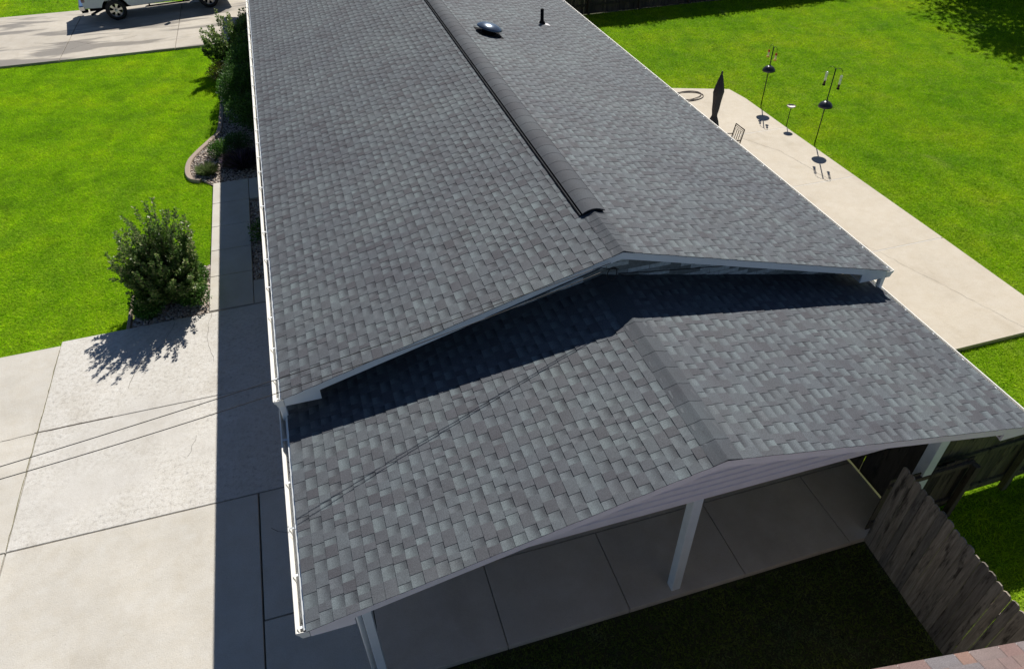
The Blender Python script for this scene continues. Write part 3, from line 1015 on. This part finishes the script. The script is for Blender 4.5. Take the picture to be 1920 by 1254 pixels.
def shoot_shrub(name, label, base, shoots, leafsize, mat, per=70, group=None, start=.28, stemr=.012, base_r=.18):
    t = thing(name, label, 'shrub', base, 0, group)
    st = MB()
    PP, DD, SS = [], [], []
    for (dx, dy, dz) in shoots:
        bx, by = rnd.gauss(0, base_r), rnd.gauss(0, base_r)
        p0 = Vector((bx*.5, by*.5, 0)); p2 = Vector((dx, dy, dz))
        p1 = Vector((dx*.55+bx, dy*.55+by, dz*.55))
        pts = [(p0*(1-k/9)**2+p1*2*(k/9)*(1-k/9)+p2*(k/9)**2) for k in range(10)]
        st.tube(pts, [stemr*(1-.08*k) for k in range(10)], 5)
        # side twigs
        ends = [(pts, per)]
        for _ in range(7):
            k = rnd.randint(2, 6)
            q = pts[k]
            dirv = (pts[9]-pts[5]).normalized()+Vector((rnd.gauss(0, .55), rnd.gauss(0, .55), rnd.gauss(.15, .3)))
            ln = rnd.uniform(.18, .42)*(p2.length/2)
            tw = [q+dirv.normalized()*ln*s_/4 for s_ in range(5)]
            st.tube(tw, .004, 4)
            ends.append((tw, int(per*.30)))
        for pts_, cnt in ends:
            main = len(pts_) == 10
            for _ in range(cnt):
                f = rnd.uniform(start if main else .05, 1.0)*(len(pts_)-1)
                i = min(int(f), len(pts_)-2)
                q = pts_[i].lerp(pts_[i+1], f-i)
                dv = (pts_[i+1]-pts_[i]).normalized()
                out = Vector((rnd.gauss(0, 1), rnd.gauss(0, 1), rnd.gauss(0, .6)))
                out = (out-dv*out.dot(dv)).normalized()
                tipf = f/(len(pts_)-1)
                rad = (.105*(1.05-tipf)+.014)*(1 if main else .6)
                PP.append(q+out*rad*rnd.random()); DD.append(out+dv*.8)
                SS.append(min(1, rnd.random()*.8+.45*max(0, tipf-.6)*2.5*rnd.random()))
    st.build('stem', M['bark'], t)
    V, F = leaves(np.array([tuple(p) for p in PP]), np.array([tuple(p) for p in DD]), leafsize, .35)
    npmesh('foliage', V, F, np.array(SS), mat, t)
    return t

def mound(name, label, base, rx, ry, h, n, size, mat, group=None, cat='shrub', lumps=9, upr=.4):
    t = thing(name, label, cat, base, 0, group)
    # lumpy ellipsoid of leaf clumps with twigs
    cs = []
    for _ in range(lumps):
        a = rnd.uniform(0, 6.28); e = rnd.uniform(0, 1)
        cs.append((math.cos(a)*rx*.5*rnd.uniform(.5, 1.1), math.sin(a)*ry*.5*rnd.uniform(.5, 1.1), h*(.35+.35*e)))
    cs = np.array(cs+[(0, 0, h*.5)])
    idx = nrg.integers(0, len(cs), n)
    u = nrg.normal(0, 1, (n, 3))
    u /= np.linalg.norm(u, axis=1)[:, None]
    r = nrg.uniform(.55, 1.0, n)**.6
    R3 = np.array([rx*.55, ry*.55, h*.38])
    P = cs[idx]+u*R3*r[:, None]*nrg.uniform(.85, 1.12, n)[:, None]
    P[:, 2] = np.abs(P[:, 2])
    V, F = leaves(P, u+np.array([0, 0, upr]), size, .5)
    npmesh('foliage', V, F, nrg.uniform(0, 1, n), mat, t)
    st = MB()
    for _ in range(7):
        a = rnd.uniform(0, 6.28)
        st.tube([(0, 0, -.03), (math.cos(a)*rx*.25, math.sin(a)*ry*.25, h*.35), (math.cos(a)*rx*.5, math.sin(a)*ry*.5, h*.7)], [.014, .01, .004], 5)
    st.build('stem', M['bark'], t)
    return t

def tufty(name, label, base, r, h, n, wd, mat, group=None, cat='plant'):
    a = nrg.uniform(0, 6.28, n)
    q = nrg.uniform(0, 1, n)**.6
    p = np.stack([np.cos(a)*q*r*.35, np.sin(a)*q*r*.35, np.zeros(n)], 1)
    tip = np.stack([np.cos(a)*q*r*1.05, np.sin(a)*q*r*1.05, h*nrg.uniform(.6, 1.1, n)*(1-.35*q*q)], 1)+nrg.normal(0, .03, (n, 3))
    s = np.stack([-np.sin(a), np.cos(a), np.zeros(n)], 1)*wd
    mid = (p+tip)/2+np.array([0, 0, h*.12])
    V = np.stack([p-s, p+s, mid+s, tip, mid-s], 1).reshape(-1, 3)
    F = np.arange(len(V)).reshape(-1, 5)
    o = npmesh(name, V, F, nrg.uniform(0, 1, n), mat)
    o.location = base
    return tag(o, label, cat, group)

sh = [(.30, -.15, 2.62), (-.52, .1, 1.9), (.68, -.2, 2.35), (-.5, -.5, 1.85), (.70, .12, 1.35), (.05, -.1, 2.15), (-.2, -.35, 2.2), (.45, -.45, 2.0), (-.45, .35, 2.0),
      (.5, .35, 1.85), (.1, .5, 1.9), (-.68, -.25, 1.5), (-.75, .2, 1.3), (.15, -.75, 1.7), (-.35, -.85, 1.45), (.6, -.7, 1.45), (.74, -.35, 1.55), (-.1, .75, 1.5), (.7, .6, 1.35),
      (-.65, .6, 1.5), (-.65, -.6, 1.0), (.3, -.95, 1.15), (-.78, 0, .95), (-.15, -1.0, .95), (.75, -.85, .95), (0, .1, 1.6), (.3, .1, 1.7), (-.3, .05, 1.75)]
sh += [(rnd.gauss(0, .55), rnd.gauss(-.05, .5), rnd.uniform(.8, 1.7)) for _ in range(20)]
sh = [(max(-.9, min(.68, a_)), b_, c_) for a_, b_, c_ in sh]
sh += [(-.75, -.45, .75), (-.55, -.75, .7), (-.3, -.8, .7), (.35, -.85, .75), (.8, -.65, .8), (-.85, .3, .9), (-.8, -.1, 1.4), (-.7, .2, 1.8), (-.95, .0, 1.5), (-.9, -.3, 1.3), (-.98, .1, 1.2), (-.9, -.5, 1.15), (-.68, .1, 1.85), (-.72, -.4, 1.0), (-.82, -.15, 1.0), (-.6, -.2, 1.9), (-.45, .2, 2.1), (.72, -.1, 1.6), (.70, .2, 1.75), (.7, .1, 2.0), (-.35, -.2, 2.0), (-.65, -.35, 1.6), (.1, .05, 2.45), (.5, 0, 2.25), (-.15, .15, 2.3), (.3, .3, 2.1)]
shoot_shrub('myrtle_shrub', 'large glossy shrub with upright spiky shoots at the driveway corner of the front lawn', (-7.15, 6.98, -.07), sh, .058, M['leaf_myrtle'], 210, 'flowering myrtle shrubs')
mound('boxwood_shrub', 'round green boxwood at the gravel corner where walkway meets driveway', (-6.80, 6.68, -.06), .44, .42, .66, 5200, .05, M['leaf_box'], 'boxwoods under the big shrub', 'shrub')
mound('boxwood_shrub', 'round boxwood half under the big shrub, behind the corner one along the walkway', (-6.80, 7.50, -.06), .38, .36, .62, 4200, .05, M['leaf_box'], 'boxwoods under the big shrub', 'shrub')
mound('boxwood_shrub', 'dark boxwood in the shadow under the big shrub, nearest the lawn', (-7.62, 6.62, -.06), .40, .36, .55, 4200, .05, M['leaf_box'], 'boxwoods under the big shrub', 'shrub')

sh2 = [(.35+rnd.gauss(0, .62), -.1+rnd.gauss(0, .6), rnd.uniform(.9, 2.05)) for _ in range(52)]+[(-.6, -.3, 1.7), (-.5, .3, 1.5), (.2, -.5, 2.0), (.75, -.4, 2.2), (-.7, -.6, 1.2)]
shoot_shrub('myrtle_shrub', 'tall leafy shrub at the far end of the long planting bed', (-5.72, 21.0, -.07), sh2, .075, M['leaf_myrtle'], 170, 'flowering myrtle shrubs')
mound('yew_shrub', 'dark rounded evergreen against the house at the near end of the hedge row', (-5.25, 15.2, -.06), .72, .8, 1.15, 7000, .06, M['leaf_yew'], 'evergreens along the house')
mound('yew_shrub', 'dark tall evergreen in the middle of the hedge row against the house', (-5.30, 16.9, -.06), .85, 1.0, 1.6, 9000, .06, M['leaf_yew'], 'evergreens along the house')
mound('yew_shrub', 'dark tall evergreen at the far end of the hedge row', (-5.25, 18.9, -.06), .85, 1.1, 1.7, 9000, .06, M['leaf_yew'], 'evergreens along the house')
mound('spirea_shrub', 'low yellow green shrub at the lawn edge beside the tall leafy shrub', (-6.2, 19.7, -.06), .55, .6, .7, 3500, .045, M['leaf_gold'])
mound('leafy_perennial', 'small bright leafy plant in front of the dark evergreen hedge', (-6.02, 17.7, -.06), .32, .75, .95, 900, .10, M['leaf_box'], None, 'plant')
mound('green_shrub', 'small bright green shrub behind the curved edging at the shade line', (-6.28, 13.95, -.06), .36, .36, .5, 2200, .045, M['leaf_box'])
mound('dark_shrub', 'small dark shrub in shade next to the small bright green one', (-5.75, 14.2, -.06), .45, .4, .5, 2200, .045, M['leaf_yew'])
tufty('lavender', 'tufty pale green lavender clump on the sunlit gravel at the curved edging tip', (-6.60, 12.88, -.05), .34, .34, 700, .006, M['leaf_lav'])
tufty('ornamental_grass', 'dark purple grassy mound in the shade of the long bed', (-5.65, 13.1, -.05), .62, .45, 900, .008, M['leaf_purple'])
mound('small_plant', 'dark low plant on the shaded gravel between walkway and house', (-5.15, 8.95, -.06), .38, .45, .5, 1100, .06, M['leaf_yew'], None, 'plant')

# tree beyond the back fence; only its shadow reaches into the frame
def tree(name, label, base, h, crown_r, nclump, per, lsize):
    t = thing(name, label, 'tree', base)
    tr = MB()
    tr.tube([(0, 0, -.2), (.1, 0, h*.25), (0, .15, h*.5), (.2, .1, h*.8)], [.32, .24, .17, .05], 10)
    cs = []
    for k in range(nclump):
        a = rnd.uniform(0, 6.28); e = rnd.uniform(-.5, 1)
        rr = crown_r*math.sqrt(max(0, 1-e*e*.8))*rnd.uniform(.35, 1)
        c = Vector((math.cos(a)*rr, math.sin(a)*rr, h*.62+e*h*.3))
        cs.append(c)
        if k % 2 == 0:
            z0 = h*rnd.uniform(.3, .6)
            tr.tube([(0, .1, z0), tuple(Vector((0, 0, z0)).lerp(c, .55)+Vector((0, 0, .4))), tuple(c)], [.10, .06, .02], 6)
    tr.build('trunk', M['bark'], t)
    cs = np.array([tuple(c) for c in cs])
    n = nclump*per
    idx = np.repeat(np.arange(nclump), per)
    u = nrg.normal(0, 1, (n, 3))
    P = cs[idx]+u*np.array([.62, .62, .42])
    V, F = leaves(P, u, lsize, .6)
    npmesh('crown', V, F, nrg.uniform(0, 1, n), M['leaf_tree'], t)
    return t
tree('shade_tree', 'broad leafy tree beyond the back fence that shades the far corner of the back lawn', (31.9, 20.8, -.1), 10.0, 6.4, 190, 260, .25)
# hedge behind the back fence
n = 42000
V0 = np.stack([nrg.uniform(10.5, 31, n), nrg.uniform(23.6, 24.9, n), np.zeros(n)], 1)
V0[:, 2] = nrg.uniform(0, 1, n)**.6*(2.95+.18*np.sin(V0[:, 0]*1.7)+.15*np.sin(V0[:, 0]*4.1))
Vh, Fh = leaves(V0, nrg.normal(0, 1, (n, 3)), .14, .5)
tag(npmesh('hedge', Vh, Fh, nrg.uniform(0, 1, n), M['leaf_tree']), 'tall hedge standing behind the dark back fence', 'hedge')

# ------------------------------------------------------------------ fences
def board_fence(name, label, p0, p1, h, mat, side, bw=.14, gap=.006, z0=GZ+.04, posts=(), rails=(.35, 1.3), dogear=True, group=None, hvar=.02, railh=.09, posth=None, thick=.018):
    # boards from p0 to p1; rails and posts on `side` (+1: left of direction)
    t = thing(name, label, 'fence', (p0[0], p0[1], 0), math.atan2(p1[1]-p0[1], p1[0]-p0[0]), group)
    L = math.hypot(p1[0]-p0[0], p1[1]-p0[1])
    mb = MB()
    x = 0.0
    while x < L-.02:
        w_ = min(bw*rnd.uniform(.94, 1.04), L-x)
        hh = h+rnd.uniform(-hvar, hvar)
        c = (rnd.random(), rnd.random(), rnd.random())
        tl = rnd.uniform(-.004, .004)
        e = .03 if dogear and w_ > .09 else .004
        x0, x1 = x, x+w_-gap*rnd.uniform(.3, 1.8)
        poly = [(x0, z0), (x1, z0), (x1+tl, hh-e), (x1-e+tl, hh), (x0+e+tl, hh), (x0+tl, hh-e)]
        yo = rnd.uniform(-.003, .003)
        mb.prismy(poly, yo-thick/2, yo+thick/2, c)
        x += w_
    mb.build('board', mat, t)['kind'] = 'stuff'
    for rz_ in rails:
        q = MB()
        ys = sorted((side*.012, side*.052))
        q.box((0, ys[0], rz_), (L, ys[1], rz_+railh), (rnd.random(), .2, .7))
        q.build('rail', mat, t)
    for px in posts:
        q = MB()
        ph = posth if posth else h-.05
        ys = sorted((side*.055, side*.15))
        px, ph = px if hasattr(px, '__len__') else (px, ph)
        q.cbox((px-.05, ys[0], GZ-.1), (px+.05, ys[1], ph), .006, (rnd.random(), .6, .1))
        q.build('fence_post', mat, t)
    return t
# grey fence running toward the viewer from the porch corner
board_fence('board_fence', 'weathered grey dog-ear board fence running from the porch corner toward the pink shed roof', (3.29, -2.62), (3.02, -6.4), 1.73, M['wood'], 1, .125, .007, -.06, (), (.3, 1.25))
# low gate section and taller mossy fence to the right
board_fence('garden_gate', 'low dark board gate between the grey fence corner and the mossy fence', (3.36, -2.50), (4.86, -2.49), 1.22, M['wood_dark'], -1, .14, .006, .03, ((1.46, 1.14),), (.18, 1.06), False)
board_fence('board_fence', 'mossy green board fence with posts and rails facing the viewer, right of the porch', (4.09, -2.355), (13.0, -2.27), 1.72, M['wood_green'], -1, .14, .005, -.035, ((1.99, 1.66), (4.3, 1.66), (6.7, 1.66)), (.10, 1.02))
board_fence('board_fence', 'nearly black upright boards along the right edge of the porch floor', (4.075, -2.33), (4.075, .42), 1.85, M['wood_dark'], -1, .30, .012, -.05, (), (.3, 1.4), False)
# far back fence
board_fence('board_fence', 'dark wooden back fence behind the lawn at the top of the view', (5.0, 22.93), (34, 23.1), 1.95, M['wood_dark'], -1, .14, .008, GZ+.03, [1.4+2.4*k for k in range(12)], (.25, 1.0, 1.65))

# ------------------------------------------------------------------ shed
shed = thing('garden_shed', 'small shed with a pink and grey shingle roof at the bottom right corner', 'shed', (.75, -5.0, 0), math.radians(-7.4))
b = MB()
def shed_slope(mb):
    e, pit = .143, .35
    L0 = 2.6
    ca = 1/math.hypot(1, pit); sa = pit*ca
    n = int(L0/e)
    for i in range(n):
        u0, u1 = i*e, (i+1)*e+.004
        x = -2.6+rnd.uniform(-.1, 0)
        lastseed = rnd.random()
        while x < 4.2:
            wd = rnd.choice((.16, .2, .3, .33, .33))
            xe = min(4.2, x+wd)
            sd = rnd.random()
            P = lambda u, xx, nn: (xx, -u*ca+.0+sa*nn, 2.30+u*sa+ca*nn)
            t0, t1 = .008, .001
            mb.add([P(u0, x, t0), P(u0, xe-.004, t0), P(u1, xe-.004, t1), P(u1, x, t1)], [(0, 1, 2, 3)], [(sd, 0, 0), (sd, .6, 0), (sd, .6, .5), (sd, 0, .5)])
            mb.add([P(u0, x, -.004), P(u0, xe, -.004), P(u0, xe, t0), P(u0, x, t0)], [(0, 1, 2, 3)], (sd, .3, .3))
            x = xe
shed_slope(b)
b.build('roof', M['shingle_pink'], shed)
b = MB()
b.prismy([(-2.55, 0), (-2.55, 0), (4.1, 0)], 0, 0) if False else None
b.loft([[(-2.6, .0, 2.285), (4.2, .0, 2.285), (4.2, .0, 2.20), (-2.6, .0, 2.20)], [(-2.6, -2.4, 3.125), (4.2, -2.4, 3.125), (4.2, -2.4, 3.04), (-2.6, -2.4, 3.04)]], True, True)
b.build('roof_board', M['soffit'], shed)
b = MB()
b.box((-2.4, -4.2, -.1), (4.0, -.25, 2.22))
b.build('wall', simple('shed_siding', (.3, .27, .24), .8, 0, .15, 8), shed)

# ------------------------------------------------------------------ patio things
# closed umbrella
um = thing('patio_umbrella', 'closed black patio umbrella standing on the patio behind the roof edge', 'umbrella', (7.14, 9.40, 0), 0)
b = MB()
b.tube([(0, 0, .05), (0, 0, 2.36)], .02, 10)
b.build('pole', M['black_metal'], um)
b = MB()
b.lathe([(.25, 0), (.25, .05), (.10, .09), (.035, .12), (.035, .3)], 24)
b.build('base', M['black_metal'], um)
b = MB()
rings = []
prof = [(2.38, .012), (2.33, .045), (2.2, .085), (2.02, .135), (1.88, .165), (1.80, .150), (1.6, .125), (1.4, .11), (1.26, .085), (1.2, .088), (1.05, .15), (.9, .19), (.80, .20)]
for z, r in prof:
    ring = []
    for k in range(48):
        a = 2*math.pi*k/48
        f = 1+.10*math.cos(6*a+z*.8)*min(1, r/.1)+.04*math.cos(2*a+z*2)
        ring.append((r*.88*f*math.cos(a), r*.88*f*math.sin(a), z+(.03*math.cos(8*a) if z < .95 else 0)))
    rings.append(ring)
b.loft(rings, True, True, None, 0, True)
b.lathe([(.02, 2.36), (.026, 2.38), (.026, 2.42), (.012, 2.45)], 12)
b.build('canopy', M['fabric'], um)

# iron chair
ch = thing('patio_chair', 'dark wrought iron patio chair with an oval bar back, beside the closed umbrella', 'chair', (7.52, 9.05, 0), math.radians(0))
b = MB()
def bp(y, z):   # back plane leaning outward (+x)
    return (.20+.16*(z-.45), y, z)
fr = [bp(-.22, .42), bp(-.22, .95), bp(.22, .95), bp(.22, .42)]
b.tube(fr[:2], .015, 6); b.tube(fr[1:3], .015, 6); b.tube(fr[2:], .015, 6)
b.tube([bp(-.22, .52), bp(.22, .52)], .011, 6)
b.tube([bp(-.22, .90), bp(.22, .90)], .008, 6)
for k in range(4):
    yc = -.135+.09*k
    pts = []
    for q in range(17):
        a = 2*math.pi*q/16
        sx, sz = .040*math.copysign(abs(math.cos(a))**.6, math.cos(a)), .16*math.copysign(abs(math.sin(a))**.7, math.sin(a))
        pts.append(bp(yc+sx, .71+sz))
    b.tube(pts, .006, 5)
b.build('backrest', M['iron'], ch)
b = MB()
b.cbox((-.24, -.23, .42), (.22, .23, .445), .01)
for k in range(6):
    b.tube([(-.2+.08*k, -.22, .448), (-.2+.08*k, .22, .448)], .005, 5)
b.build('seat', M['iron'], ch)
for sx, sy in ((-.22, -.21), (-.22, .21), (.2, -.21), (.2, .21)):
    q = MB(); q.tube([(sx, sy, .42), (sx*1.12, sy*1.05, .0)], .014, 6); q.build('leg', M['iron'], ch)
for sy in (-.25, .25):
    q = MB(); q.tube([bp(sy*.9, .66), (.05, sy, .67), (-.22, sy, .65), (-.24, sy, .43)], .013, 6); q.build('armrest', M['iron'], ch)

# hose
b = MB()
pts = []
for k in range(150):
    t = k/149
    a = 2*math.pi*2.35*t+2.6
    r = .50-.12*t+.06*math.sin(a*1.5)
    pts.append((8.52+1.25*r*math.cos(a)+.1*t, 13.47+.78*r*math.sin(a)-.05*t, .014+.022*t))
pts = [(7.6, 13.0, .014), (7.8, 13.4, .014)]+pts
b.tube(pts, .014, 6)
tag(b.build('garden_hose', M['hose']), 'dark garden hose coiled loosely on the far end of the patio', 'hose')

# feeder poles
def feeder_pole(label, x, y, h, zb, ang, arm):
    t = thing('feeder_pole', label, 'bird feeder pole', (x, y, GZ), ang, 'bird feeder poles at the patio edge')
    q = MB(); q.tube([(0, 0, -.1), (0, 0, h)], .016, 8); q.build('pole', M['black_metal'], t)
    q = MB()
    prof = [(.008, .075), (.03, .078), (.08, .06), (.14, .025), (.185, -.03), (.205, -.085), (.20, -.088), (.175, -.035), (.13, .012), (.07, .045), (.02, .058)]
    q.lathe([(r, z+zb) for r, z in prof], 32, None, 0, None, False)
    q.lathe([(.035, zb+.07), (.03, zb+.10), (.014, zb+.115)], 12)
    q.build('baffle', M['baffle'], t)
    q = MB()
    for s in (-1, 1):
        q.tube([(0, 0, h-.02), (s*arm*.35, 0, h+.03), (s*arm*.75, 0, h+.02), (s*arm, 0, h-.03), (s*arm*1.02, 0, h-.06)], .007, 6)
    q.build('hook', M['black_metal'], t)
    return t
def hung(name, label, P, parts, group):
    t = thing(name, label, 'bird feeder', P, 0, group)
    for nm, prof, mat in parts:
        q = MB(); q.lathe(prof, 16); q.build(nm, mat, t)
    return t
hum = [('cap', [(.03, -.07), (.034, -.06), (.03, -.02), (.004, 0)], M['red_plastic']),
       ('bottle', [(.024, -.19), (.03, -.17), (.03, -.07)], M['nectar']),
       ('base', [(.02, -.235), (.05, -.23), (.055, -.21), (.03, -.19)], M['yellow_plastic']),
       ('hanger', [(.002, 0), (.002, .07)], M['black_metal'])]
tub = [('cap', [(.035, -.05), (.04, -.04), (.03, -.01), (.004, 0)], M['clear']),
       ('tube', [(.033, -.26), (.034, -.05)], M['clear']),
       ('seed', [(.030, -.36), (.031, -.26), (.02, -.24)], M['seed']),
       ('base', [(.03, -.40), (.042, -.39), (.042, -.37), (.033, -.36)], M['black_plastic']),
       ('hanger', [(.002, 0), (.002, .07)], M['black_metal'])]
# pole 1
x, y, h, arm, ang = 10.62, 12.17, 1.90, .17, math.radians(-84)
feeder_pole('slim black pole with dark dome baffle carrying two red nectar feeders', x, y, h, 1.25, ang, arm)
for s, d in ((-1, 'far'), (1, 'near')):
    hung('nectar_feeder', 'red capped nectar feeder hanging on the %s arm of the far feeder pole' % ('left' if s < 0 else 'right'), (x+s*arm*math.cos(ang), y+s*arm*math.sin(ang), GZ+h-.13), hum, 'red nectar feeders')
x, y, h, arm, ang = 10.60, 9.22, 2.27, .21, math.radians(-62)
feeder_pole('slim black pole with dark dome baffle carrying two clear tube feeders', x, y, h, 1.27, ang, arm)
for s in (-1, 1):
    hung('tube_feeder', 'clear tube seed feeder hanging on the %s arm of the near feeder pole' % ('left' if s < 0 else 'right'), (x+s*arm*math.cos(ang), y+s*arm*math.sin(ang), GZ+h-.13), tub, 'clear tube feeders')
t = thing('bird_bath', 'small pale dish with a brown rim on a thin stake between the two feeder poles', 'bird bath', (10.47, 10.50, GZ))
q = MB(); q.tube([(0, 0, -.1), (0, 0, .66)], .012, 8); q.build('stake', M['black_metal'], t)
q = MB(); q.lathe([(.02, .655), (.10, .67), (.118, .70), (.112, .70), (.09, .682), (.001, .68)], 28); q.build('dish', M['dish'], t)
q = MB(); q.tube([(.125*math.cos(2*math.pi*k/28), .125*math.sin(2*math.pi*k/28), .703) for k in range(29)], .012, 6); q.build('rim', M['rim'], t)

# ------------------------------------------------------------------ pickup
tk = thing('pickup_truck', 'white crew cab pickup truck parked on the far driveway facing the house', 'pickup truck', (-10.50, 28.42, 0), math.radians(9.0))
# local: x forward, y = 0 near side tyre face .. 1.95 far side, rear axle at x=0, front axle at 3.78
WB, TR = 3.78, .415
def arc(cx_, r, z, a0, a1, n=12):
    return [(cx_+r*math.cos(a0+(a1-a0)*k/n), z+r*math.sin(a0+(a1-a0)*k/n)) for k in range(n+1)]
def archpoly():
    p = [(-1.18, .62), (-.56, .58)]
    p += arc(0, .53, TR, math.radians(162), math.radians(18))
    p += [(.62, .50), (3.1, .50)]
    p += arc(WB, .53, TR, math.radians(165), math.radians(15))
    p += [(WB+.95, .55), (WB+1.02, .8), (WB+1.0, 1.15), (WB+.75, 1.30), (2.95, 1.38), (-1.18, 1.38)]
    return p
b = MB()
poly = archpoly()
for (y0, y1, ins) in ((.03, 1.92, 0),):
    b.prismy(poly, .03, .16)
    b.prismy(poly, 1.79, 1.92)
b.box((-1.17, .16, .62), (-1.10, 1.79, 1.37))
b.box((-1.1, .16, .78), (1.0, 1.79, .86))
b.box((.98, .16, .5), (WB-.6, 1.79, 1.36))
b.box((WB-.6, .16, .75), (WB+.98, 1.79, 1.28))
b.build('body', M['paint'], tk)
b = MB()
cab0 = [(1.0, 1.38), (3.05, 1.38), (2.95, 1.42), (1.02, 1.42)]
b.loft([[(1.02, .08, 1.38), (3.15, .08, 1.38), (3.15, 1.87, 1.38), (1.02, 1.87, 1.38)], [(1.06, .16, 1.68), (2.78, .16, 1.68), (2.78, 1.79, 1.68), (1.06, 1.79, 1.68)], [(1.16, .24, 1.92), (2.42, .24, 1.92), (2.42, 1.71, 1.92), (1.16, 1.71, 1.92)], [(1.3, .34, 1.96), (2.3, .34, 1.96), (2.3, 1.61, 1.96), (1.3, 1.61, 1.96)]], True, True, None, 0, False)
b.build('cab', M['paint'], tk)
def side_win(x0, x1, x2, x3, s):
    q = MB()
    y0, y1 = (.105, .215) if s < 0 else (1.845, 1.735)
    d = -.006 if s < 0 else .006
    V = [(x0, y0+d, 1.46), (x1, y0+d, 1.46), (x2, y1+d, 1.86), (x3, y1+d, 1.86)]
    W_ = [(a, b_-d*3, c) for a, b_, c in V]
    q.loft([V, W_], True, True)
    q.build('window', M['window'], tk)
for s in (-1, 1):
    side_win(1.2, 1.95, 1.95, 1.3, s)
    side_win(2.03, 2.95, 2.42, 2.03, s)
q = MB(); q.loft([[(3.02, .25, 1.46), (3.02, 1.70, 1.46), (2.50, 1.62, 1.88), (2.50, .33, 1.88)], [(3.04, .25, 1.48), (3.04, 1.70, 1.48), (2.52, 1.62, 1.90), (2.52, .33, 1.90)]], True, True); q.build('windshield', M['window'], tk)
q = MB(); q.box((1.025, .35, 1.46), (1.045, 1.6, 1.80)); q.build('window', M['window'], tk)
def wheel(wx, wy, s):
    tm = Matrix.Translation((wx, wy, TR)) @ Matrix.Rotation(math.radians(90), 4, 'X') @ Matrix.Scale(s, 4, (0, 0, 1))
    wo = thing('wheel', None, None); wo.parent = tk
    q = MB(); q.lathe([(.26, 0.0), (.33, .0), (.385, .02), (.412, .06), (.415, .13), (.412, .2), (.385, .245), (.26, .25)], 40, None, 0, tm, False)
    wo2 = q.build('tyre', M['rubber'], None)
    q = MB()
    q.lathe([(.265, .0), (.255, .012), (.24, .03), (.235, .12), (.235, .2)], 40, None, 0, tm, False)
    q.lathe([(.001, .03), (.05, .03), (.06, .012), (.07, .03), (.075, .06)], 20, None, 0, tm, False)
    for k in range(6):
        a = 2*math.pi*k/6+.2
        R2 = tm @ Matrix.Rotation(a, 4, 'Z')
        q.loft([[(.05, -.045, .022), (.05, .045, .022), (.05, .045, .06), (.05, -.045, .06)], [(.15, -.035, .016), (.15, .035, .016), (.15, .035, .06), (.15, -.035, .06)], [(.25, -.062, .02), (.25, .062, .02), (.25, .062, .06), (.25, -.062, .06)]], True, True, None, 0, False, R2)
    ri = q.build('rim', M['alloy'], None)
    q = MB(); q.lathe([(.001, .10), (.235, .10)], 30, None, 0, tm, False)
    hb = q.build('hub_shadow', M['black_plastic'], None)  # black disc standing in for the shade behind the spokes
    bpy.data.objects.remove(wo, do_unlink=True)
    wo2.name = 'wheel'; wo2.parent = tk
    ri.parent = wo2
    hb.name = 'hub_shade'; hb.parent = wo2
for wx in (0, WB):
    wheel(wx, 0.0, -1)
    wheel(wx, 1.95, 1)
b = MB(); b.cbox((1.15, -.06, .36), (3.0, .06, .42), .015); b.build('running_board', M['chrome'], tk)
b = MB(); b.cbox((1.2, -.075, .42), (2.95, .02, .445), .01); b.box((1.3, .05, .38), (1.36, .3, .5)); b.box((2.7, .05, .38), (2.76, .3, .5)); b.build('step_pad', M['black_plastic'], tk)
b = MB(); b.cbox((-1.36, .02, .52), (-1.12, 1.93, .74), .04); b.build('rear_bumper', M['chrome'], tk)
b = MB(); b.cbox((-1.30, .0, .46), (-1.05, .30, .545), .02); b.cbox((-1.30, 1.65, .46), (-1.05, 1.95, .545), .02); b.build('bumper_cap', M['black_plastic'], tk)
b = MB(); b.cbox((WB+.9, .02, .45), (WB+1.16, 1.93, .72), .04); b.build('front_bumper', M['chrome'], tk)
b = MB(); b.box((WB+1.0, .5, .74), (WB+1.035, 1.45, 1.12)); b.build('grille', M['black_plastic'], tk)
for y0 in (.06, 1.6):
    q = MB(); q.cbox((WB+.92, y0, .85), (WB+1.03, y0+.3, 1.08), .02); q.build('headlight', M['clear'], tk)
    q = MB(); q.cbox((-1.195, y0-.03 if y0 < 1 else y0+.17, .85), (-1.05, y0+.12 if y0 < 1 else y0+.33, 1.3), .015); q.build('tail_light', M['red_lens'], tk)
b = MB(); b.tube([(-.2, .5, .5), (-.6, .2, .46), (-.85, .06, .40), (-.98, .0, .36)], .045, 10); b.build('exhaust_pipe', M['black_metal'], tk)
for s in (-1, 1):
    q = MB()
    yy = .06 if s < 0 else 1.89
    q.tube([(2.8, yy, 1.42), (2.82, yy+s*.18, 1.45)], .02, 6)
    q.cbox((2.72, min(yy+s*.14, yy+s*.36), 1.4), (2.86, max(yy+s*.14, yy+s*.36), 1.66), .03)
    q.build('side_mirror', M['black_plastic'], tk)
b = MB(); b.box((-1.0, .3, .42), (WB+.7, 1.65, .62)); b.box((-.05, .2, TR-.05), (.05, 1.75, TR+.05)); b.box((WB-.05, .2, TR-.05), (WB+.05, 1.75, TR+.05)); b.build('chassis', M['black_plastic'], tk)
